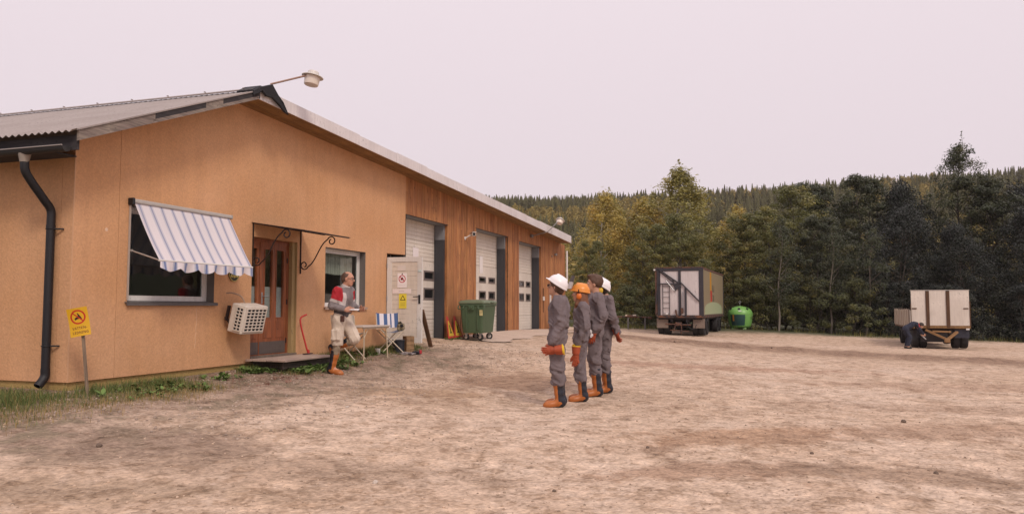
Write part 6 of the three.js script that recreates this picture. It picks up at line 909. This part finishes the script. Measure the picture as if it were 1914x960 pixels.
{ // open trailer with white tail board
  const tx = 19.7, tz = -35.75, t = thing('flatbed_trailer', 'low trailer with a white three-panel tail board at the edge of the dark trees', 'trailer', [tx, ground(tx, tz), tz], -0.37), W = 2.42, w = W / 2, y0 = 1.0, y1 = 2.66, L = 7.6;
  const mP = worn(rgb(0.74, 0.67, 0.60), 0.6), mBr = woodM(rgb(0.16, 0.085, 0.045), 0.9);
  const xs = [-w + 0.03, -0.50, 0.33, w - 0.02]; for (let i = 0; i < 3; i++) P('tail_panel', [uvm(rspan(xs[i] + (i ? 0.075 : 0), xs[i + 1] - (i < 2 ? 0.075 : 0), y0 + 0.06, y1, -0.03, 0.0, 0.006))], mP, t);
  for (const x of [xs[1], xs[2]]) P('stake', [uvm(rspan(x - 0.07, x + 0.07, y0 - 0.02, y1 - 0.03, -0.02, 0.04, 0.008))], mBr, t);
  P('frame_post', [span(-w, -w + 0.03, y0, y1 - 0.6, -0.05, 0.02)], mBr, t); P('frame_post', [span(w - 0.02, w + 0.02, y0, y1 - 0.5, -0.05, 0.02)], mBr, t); P('top_rail', [span(-w, w, y1, y1 + 0.035, -0.04, 0.01)], worn(rgb(0.5, 0.46, 0.42), 0.5), t); P('sill', [uvm(span(-w, w, y0 - 0.06, y0 + 0.055, -0.05, 0.02))], woodM(rgb(0.34, 0.20, 0.09), 0.9), t);
  for (const x of [-w + 0.16, w - 0.16]) P('latch', [rbox(0.2, 0.05, 0.03, x, y0 + 0.84, 0.015, 0.01)], mBr, t);
  seed(31); for (let i = 0; i < 9; i++) { const z = -0.5 - i * (L - 0.8) / 8.5; P('side_panel', [uvm(rspan(-w - 0.02, -w + 0.02, y0 + 0.0, y0 + 0.78 + rr(-0.03, 0.03), z - 0.72, z, 0.008))], worn(rgb(0.52, 0.44, 0.36), 0.7), t); P('side_post', [span(-w - 0.05, -w - 0.02, y0 - 0.05, y0 + 0.84, z - 0.04, z + 0.03)], worn(rgb(0.32, 0.25, 0.2), 0.7), t); }
  P('deck', [span(-w, w, y0 - 0.1, y0 - 0.02, -L, -0.06)], mBr, t); P('side_board', [span(w - 0.03, w + 0.01, y0, y0 + 1.0, -L, -0.06)], mP, t); P('head_board', [span(-w, w, y0, y0 + 0.74, -L - 0.04, -L)], mP, t);
  P('chassis', [span(-0.5, -0.36, 0.66, 0.88, -L, -0.1), span(0.36, 0.5, 0.66, 0.88, -L, -0.1), span(-w + 0.1, w - 0.1, 0.5, 0.88, -0.5, -0.3), span(-0.9, 0.9, 0.35, 0.5, -1.4, -1.1)], mChassis, t);
  P('underside_filler', [span(-w + 0.2, w - 0.2, 0.28, 0.88, -1.0, -0.62), span(-0.8, 0.3, 0.3, 0.7, -0.3, -0.12)], mChassis, t); P('mudguard', [rbox(0.6, 0.42, 0.04, w - 0.34, 0.7, -0.12, 0.03)], M(rgb(0.022, 0.025, 0.04), 0.6), t); P('mudguard', [rbox(0.55, 0.36, 0.04, -w + 0.5, 0.66, -0.3, 0.03)], M(rgb(0.03, 0.03, 0.035), 0.8), t);  // dark filler boxes added so the trailer underside reads darker; mudguards
  axleWheels(t, [w - 0.2, w - 0.52, -w + 0.22, -w + 0.54], -0.75, 0.46); axleWheels(t, [w - 0.2, -w + 0.22], -5.6, 0.46);
  P('drawbar', [uvm(bar(V(-0.62, 0.86, 0.1), V(0.25, 0.42, 0.35), 0.14, 0.09)), uvm(bar(V(0.65, 0.78, 0.1), V(0.2, 0.42, 0.35), 0.14, 0.09)), uvm(bar(V(-0.35, 0.8, 0.12), V(0.4, 0.78, 0.12), 0.12, 0.08)), rbox(0.24, 0.18, 0.2, 0.2, 0.38, 0.38, 0.05)], M(rgb(0.30, 0.165, 0.07), 0.8, 0, { map: tGrime }), t);
  P('hydraulic_ram', [rod(V(-0.85, 0.66, 0.12), V(-0.62, 0.42, 0.12), 0.025, 8)], mSteel, t); P('tail_lamp', [rbox(0.14, 0.07, 0.05, w - 0.12, y0 - 0.1, 0.02, 0.015)], mWhite, t);
  // person bending over at its left corner
  const J = { pelvis: [0, 0.90, -0.12], chest: [0, 1.10, 0.22], neck: [0, 1.08, 0.42], head: [0, 1.03, 0.53], shL: [0.17, 1.10, 0.32], shR: [-0.17, 1.10, 0.32], elL: [0.22, 0.86, 0.42], elR: [-0.22, 0.86, 0.42], wrL: [0.16, 0.68, 0.55], wrR: [-0.16, 0.68, 0.55], hipL: [0.1, 0.86, -0.12], hipR: [-0.1, 0.86, -0.12], knL: [0.13, 0.48, 0.0], knR: [-0.13, 0.48, 0.02], anL: [0.14, 0.08, -0.1], anR: [-0.14, 0.08, -0.1] };
  const bx = 17.95, bz = -35.2, g = thing('person', 'person in dark blue work clothes bending down at the corner of the low trailer', 'person', [bx, ground(bx, bz), bz], 1.35);
  const hm = headMat(J.head, 0.75, 0), list = [nakedBody(J, SKIN), tinted(sdf(fullHead, 0.008, [-0.11, -0.2, -0.14], [0.11, 0.14, 0.14]), headTint(SKIN, [0.05, 0.03, 0.02])).applyMatrix4(hm)];
  for (const s of ['L', 'R']) list.push(tinted(handGeo(s === 'L' ? -1 : 1, 0.5).applyMatrix4(aim([0, -0.8, 0.6], [0, 0.6, 0.8]).setPosition(...J['wr' + s])), () => SKIN));
  P('body', mergeIndexed(list), mSkin, g); P('hair', shortHair(0.012).applyMatrix4(hm), mHairs.dark, g);
  const T = []; for (const s of [-1, 1]) T.push(cone([s * 0.075, J.pelvis[1], J.pelvis[2]], [s * 0.085, J.chest[1], J.chest[2]], 0.12, 0.12)); const A = []; for (const s of ['L', 'R']) { const q = limbs(J, s); A.push(cone(J.chest, q.sh, 0.1, 0.075), cone(q.sh, q.el, 0.072, 0.06), cone(q.el, q.wr, 0.06, 0.048), cone(q.hip, q.kn, 0.11, 0.082), cone(q.kn, lerp3(q.kn, q.an, 0.9), 0.082, 0.07)); }
  const f = blend([...T, ...A], 0.04), [lo, hi] = around(Object.values(J), 0.16), cv = split(sdf((x, y, z) => Math.max(f(x, y, z) + folds(x, y, z, 91) * 1.4, 0.12 - y), 0.015, lo, hi), (x, y, z) => (z > 0.36 && y > 0.98 ? 'collar' : 'suit')); const su = P('coverall', cv.suit, M(rgb(0.022, 0.026, 0.045), 0.9), g); if (cv.collar) P('collar', cv.collar, M(rgb(0.3, 0.03, 0.04), 0.9), su);
  for (const s of ['L', 'R']) { const a = J['an' + s]; P('shoe', sdf(blend([ell([a[0], 0.05, a[2] - 0.02], [0.05, 0.06, 0.06]), ell([a[0], 0.04, a[2] + 0.09], [0.05, 0.045, 0.1])], 0.04), 0.012, [a[0] - 0.1, -0.03, a[2] - 0.12], [a[0] + 0.1, 0.16, a[2] + 0.24]), mSole, g); }
}
{ // recycling igloo
  const x = 15.15, z = -51.6, g = thing('recycling_igloo', 'bright green domed recycling container with a dark panel and orange strip', 'recycling container', [x, ground(x, z), z], -0.28), m = worn(rgb(0.22, 0.50, 0.125), 0.4), k = 1;
  P('shell', [lathe([[0.0, 0.08], [0.62, 0.08], [0.70, 0.25], [0.76, 0.55], [0.80, 0.9], [0.795, 1.08], [0.72, 1.27], [0.55, 1.40], [0.30, 1.49], [0.10, 1.53], [0, 1.53]], 40)], m, g);
  P('seam', [new THREE.TorusGeometry(0.802, 0.016, 8, 48).rotateX(Math.PI / 2).translate(0, 1.0, 0)], m, g);
  P('dark_panel', [new THREE.LatheGeometry([[0.70, 0.26], [0.73, 0.4], [0.772, 0.55], [0.795, 0.72], [0.812, 0.9], [0.812, 0.96]].map((q) => new THREE.Vector2(q[0] + 0.006, q[1])), 24, -0.85, 1.25)], M(rgb(0.02, 0.07, 0.065), 0.5, 0, { side: THREE.DoubleSide }), g); P('orange_strip', [new THREE.LatheGeometry([[0.775, 0.55], [0.80, 0.72], [0.812, 0.9], [0.812, 0.95]].map((q) => new THREE.Vector2(q[0] + 0.014, q[1])), 6, -0.62, 0.13)], M(rgb(0.55, 0.23, 0.03), 0.5, 0, { side: THREE.DoubleSide }), g);
  for (const a of [-0.1, 0.75, -1.1, 2.4]) P('deposit_hole', [cyl(0.085, 0.085, 0.05, 0, 0, 0, 16, Math.PI / 2).rotateX(-0.75).translate(0, 1.33, 0.655).rotateY(a)], mBlack, g);
  P('lifting_ring', [rod(V(0, 1.5, 0), V(0, 1.72, 0), 0.018), new THREE.TorusGeometry(0.06, 0.016, 8, 16).translate(0, 1.78, 0)], mSteel, g); P('label', [box(0.18, 0.1, 0.01, 0, 0, 0, -0.75).translate(0, 1.22, 0.74).rotateY(-0.02)], mWhite, g); for (const a of [0.5, 2.2, 4.0, 5.4]) P('foot', [rbox(0.22, 0.12, 0.16, 0.56 * Math.sin(a), 0.05, 0.56 * Math.cos(a), 0.02)], worn(rgb(0.30, 0.5, 0.2), 0.6), g);
}
{ // rusty rail
  const x = 6.9, z = -47, y0 = ground(x, z), g = thing('barrier_rail', 'rusty horizontal barrier rail on thin posts left of the enclosed trailer', 'barrier', [x, y0, z]), y = EYE - 17 / 1450 * 47 - y0;
  P('rail', [uvm(rod(V(-2.6, y + 0.03, 0), V(1.5, y - 0.06, 0), 0.045, 10))], mRust, g); P('sleeve', [uvm(rod(V(-0.05, y + 0.02, 0.0), V(0.65, y, 0.0), 0.075, 12))], mRust, g); P('end_block', [rbox(0.24, 0.16, 0.16, 1.45, y - 0.08, 0, 0.03)], mRust, g); P('reflector', [rbox(0.2, 0.08, 0.03, 0.5, y + 0.07, 0.06, 0.01)], M(rgb(0.5, 0.42, 0.36), 0.6), g); P('reflector', [rbox(0.12, 0.1, 0.03, 0.0, y + 0.06, 0.06, 0.01)], M(rgb(0.5, 0.4, 0.33), 0.6), g);
  for (const px of [-1.8, 0.12, 1.15]) P('post', [uvm(rod(V(px, -0.1, 0), V(px, y, 0), 0.04, 8))], M(rgb(0.16, 0.15, 0.15), 0.7), g);
}
// ---------------------------------------------------------------- stones, grass and weeds
{
  seed(61);
  const rock = (sd) => lump(1, 0.7, 0.85, 1.6, 0.35, sd), rg = [0, 1, 2].map((i) => { const g = new THREE.IcosahedronGeometry(1, 2), p = g.attributes.position; for (let q = 0; q < p.count; q++) { const d = 1 + 0.7 * (vn3(p.getX(q) * 1.5 + i * 9, p.getY(q) * 1.5, p.getZ(q) * 1.5 + 4, 3) - 0.5); p.setXYZ(q, p.getX(q) * d, p.getY(q) * d * 0.66, p.getZ(q) * d * 0.85); } g.computeVertexNormals(); return g; });
  const put = (name, geo, mat, list, label, cat) => { const im = new THREE.InstancedMesh(geo, mat, list.length), m4 = new THREE.Matrix4(), q = new THREE.Quaternion(), e = new THREE.Euler(); list.forEach(([x, y, z, s, ry, c, tilt = 0, sy = 1], i) => { q.setFromEuler(e.set(tilt, ry, 0, 'YXZ')); m4.compose(V(x, y, z), q, V(s, s * sy, s)); im.setMatrixAt(i, m4); if (c) im.setColorAt(i, rgb(...c)); }); im.name = numbered(name); im.castShadow = im.receiveShadow = true; tag(im, label, cat, null, 'stuff'); scene.add(im); };
  const L = [];
  for (let i = 0; i < 5200; i++) { const s = rr(-1.5, 11), n = Math.pow(rnd(), 1.4) * 3.6 + 0.05, [x, z] = B2W(s, n), k = rr(0.7, 1.25), sz = 0.006 + 0.016 * Math.pow(rnd(), 3); L.push([x, ground(x, z) + sz * 0.2, z, sz, rr(0, 6.3), [0.36 * k, 0.28 * k, 0.225 * k]]); }
  for (let i = 0; i < 14000; i++) { const a = rr(-0.62, 0.62), r = 4.2 + 26 * Math.pow(rnd(), 1.7), x = r * Math.sin(a), z = -r * Math.cos(a), k = rr(0.5, 1.25), sz = 0.0028 + 0.011 * Math.pow(rnd(), 4); if (bLocal(x, z)[1] < 0.2) continue; L.push([x, ground(x, z) + sz * 0.15, z, sz, rr(0, 6.3), [0.46 * k, 0.34 * k, 0.25 * k]]); }
  put('gravel', rg[0], M(0xffffff, 0.95), L, 'loose gravel stones strewn over the sandy yard, thickest along the wall', 'gravel');
  // a few larger stones and clods that can be told apart
  const big = [[-3.55, -6.75, 0.031, 0, 'dark stone in the brown patch at the left of the yard'], [4.7, -9.4, 0.037, 0, 'dark clod on bare sand right of the workers'], [1.28, -7.4, 0.021, 0, 'small dark clod in the middle foreground'], [2.75, -7.2, 0.022, 0, 'dark stone in the right middle foreground'], [3.42, -6.35, 0.022, 1, 'dark stone in the right foreground'], [4.35, -6.5, 0.028, 1, 'dark clod towards the right corner of the yard'], [-1.0, -5.75, 0.022, 1, 'pale flat stone in the left foreground'], [-2.0, -9.5, 0.025, 2, 'pale stone beside the grass strip'], [0.3, -5.6, 0.017, 0, 'little brown clod low in the middle foreground'], [9.0, -27.0, 0.043, 0, 'large dark clod on the churned track'], [6.1, -29.2, 0.05, 0, 'dark lump of soil at the left end of the churned track']];
  for (const [x, z, s, k, label] of big) { const m = mesh('stone', rg[k].clone().scale(s, s, s), M(k === 2 || /pale/.test(label) ? rgb(0.5, 0.43, 0.37) : rgb(0.14, 0.10, 0.075), 0.95)); m.position.set(x, ground(x, z) + s * 0.3, z); m.rotation.y = s * 40; tag(m, label, 'stone'); }
  // grass: blades
  const blade = new THREE.BufferGeometry(); { const p = [], N = 4; for (let i = 0; i < N; i++) { const a = i / N, b = (i + 1) / N, wa = 0.035 * (1 - a), wb = 0.035 * (1 - b), za = 0.35 * a * a, zb = 0.35 * b * b; p.push(-wa, a, za, wa, a, za, wb, b, zb, -wa, a, za, wb, b, zb, -wb, b, zb); } blade.setAttribute('position', new THREE.Float32BufferAttribute(p, 3)); blade.computeVertexNormals(); }
  const G = []; for (let i = 0; i < 110000; i++) {
    const s = rr(-3.2, 9.2), n = 2.3 * Math.pow(rnd(), 1.15) - (s < -0.1 ? 1.6 * rnd() : 0) + 0.02; if (s > -0.05 && s < 5 && n < 0.16 + 0.22 * rnd()) continue; if (s <= -0.05 && n < 0.3 && s > -0.5) continue; const [x, z] = B2W(s, n); const pat = fbm(x * 1.4, z * 1.4, 3, 0, 141);
    const dens = s < 1.5 ? sstep(2.15 - 0.45 * (s > 0.4 ? s : 0.4), 0.7, n) * sstep(0.12, 0.34, pat) : (s < 3.4 ? sstep(1.1, 0.3, n) * sstep(0.53, 0.62, pat) * 0.8 : s < 5.4 ? sstep(1.35, 0.6, n) * sstep(0.42, 0.54, pat) * (n > 0.68 ? 1 : 0) : sstep(1.1, 0.2, n) * sstep(0.40, 0.56, pat) * 0.9); if (rnd() > dens) continue;
    const dry = rnd() < sstep(0.5, 1.6, n) * 0.7 + 0.16, k = rr(0.7, 1.3), c = dry ? [0.30 * k, 0.21 * k, 0.075 * k] : [0.11 * k, 0.14 * k, 0.036 * k]; G.push([x, ground(x, z) - 0.01, z, rr(0.04, 0.13) * (n < 0.6 ? 1.15 : 0.75), rr(0, 6.3), c, rr(-0.35, 0.35)]);
  }
  put('grass', blade, M(0xffffff, 0.85, 0, { side: THREE.DoubleSide }), G, 'short green and drying grass along the foot of the office wall', 'grass');
  // low broad-leaved weeds
  const leaf = new THREE.BufferGeometry(); { const p = [], N = 5, wd = (t) => 0.2 * Math.sin(Math.PI * Math.pow(t, 0.7)) + 0.01, yy = (t) => 0.5 * t - 0.55 * t * t; for (let i = 0; i < N; i++) { const a = i / N, b = (i + 1) / N; p.push(-wd(a), yy(a) + 0.03, a, 0, yy(a), a, 0, yy(b), b, -wd(a), yy(a) + 0.03, a, 0, yy(b), b, -wd(b), yy(b) + 0.03, b, wd(a), yy(a) + 0.03, a, wd(b), yy(b) + 0.03, b, 0, yy(b), b, wd(a), yy(a) + 0.03, a, 0, yy(b), b, 0, yy(a), a); } leaf.setAttribute('position', new THREE.Float32BufferAttribute(p, 3)); leaf.computeVertexNormals(); }
  const Wd = []; const rosette = (s, n, k, red) => { const [x, z] = B2W(s, n), y = ground(x, z), cnt = 7 + Math.floor(rnd() * 8); for (let i = 0; i < cnt; i++) { const f = rr(0.7, 1.3); Wd.push([x + rr(-0.03, 0.03), y + rr(0, 0.03), z + rr(-0.03, 0.03), k * rr(0.6, 1.2), rr(0, 6.3), red ? [0.24 * f, 0.11 * f, 0.075 * f] : [0.12 * f, 0.19 * f, 0.045 * f], rr(-0.7, 0.1)]); } };
  for (let i = 0; i < 40; i++) rosette(rr(2.9, 3.7), rr(0.1, 0.55), rr(0.07, 0.13)); for (let i = 0; i < 60; i++) rosette(rr(3.6, 5.6), rr(0.72, 1.15), rr(0.07, 0.14)); for (let i = 0; i < 46; i++) rosette(rr(5.4, 8.3), rr(0.05, 0.7), rr(0.05, 0.11)); for (let i = 0; i < 34; i++) rosette(rr(-0.2, 1.4), rr(0.2, 1.3), rr(0.06, 0.11)); for (let i = 0; i < 16; i++) rosette(rr(2.0, 2.6), rr(0.3, 0.7), rr(0.06, 0.1)); for (let i = 0; i < 40; i++) rosette(rr(1.8, 3.6), rr(0.7, 1.5), rr(0.02, 0.05), true); for (let i = 0; i < 14; i++) rosette(rr(11.6, 12.6), rr(0.1, 0.35), rr(0.05, 0.09));
  put('weeds', leaf, M(0xffffff, 0.75, 0, { side: THREE.DoubleSide }), Wd, 'low broad-leaved green weeds along the wall and around the doorstep', 'weeds');
  const Fg = []; for (let i = 0; i < 9000; i++) { const x = rr(2, 40), z = -47.2 + rr(-1.8, 1.2) + (x > 15 ? (x < 30 ? (x - 15) * 0.0 : 0) : 0) - (x < 18 ? 1.5 : 0) + (x > 24 ? (x - 24) * 0.16 : 0) - (x > 10 && x < 20 ? 3.2 : 0), k = rr(0.7, 1.3); if (rnd() > (x < 10 ? 1 : 0.45)) continue; Fg.push([x, ground(x, z) - 0.03, z, rr(0.15, 0.42), rr(0, 6.3), rnd() < 0.4 ? [0.24 * k, 0.20 * k, 0.06 * k] : [0.09 * k, 0.105 * k, 0.03 * k], rr(-0.3, 0.3)]); }
  put('grass', blade, M(0xffffff, 0.85, 0, { side: THREE.DoubleSide }), Fg, 'tall yellowing grass along the far edge of the yard below the trees', 'grass');
}

scene.fog = new THREE.FogExp2(rgb(0.80, 0.72, 0.72), 0.0002);
renderer.render(scene, camera);
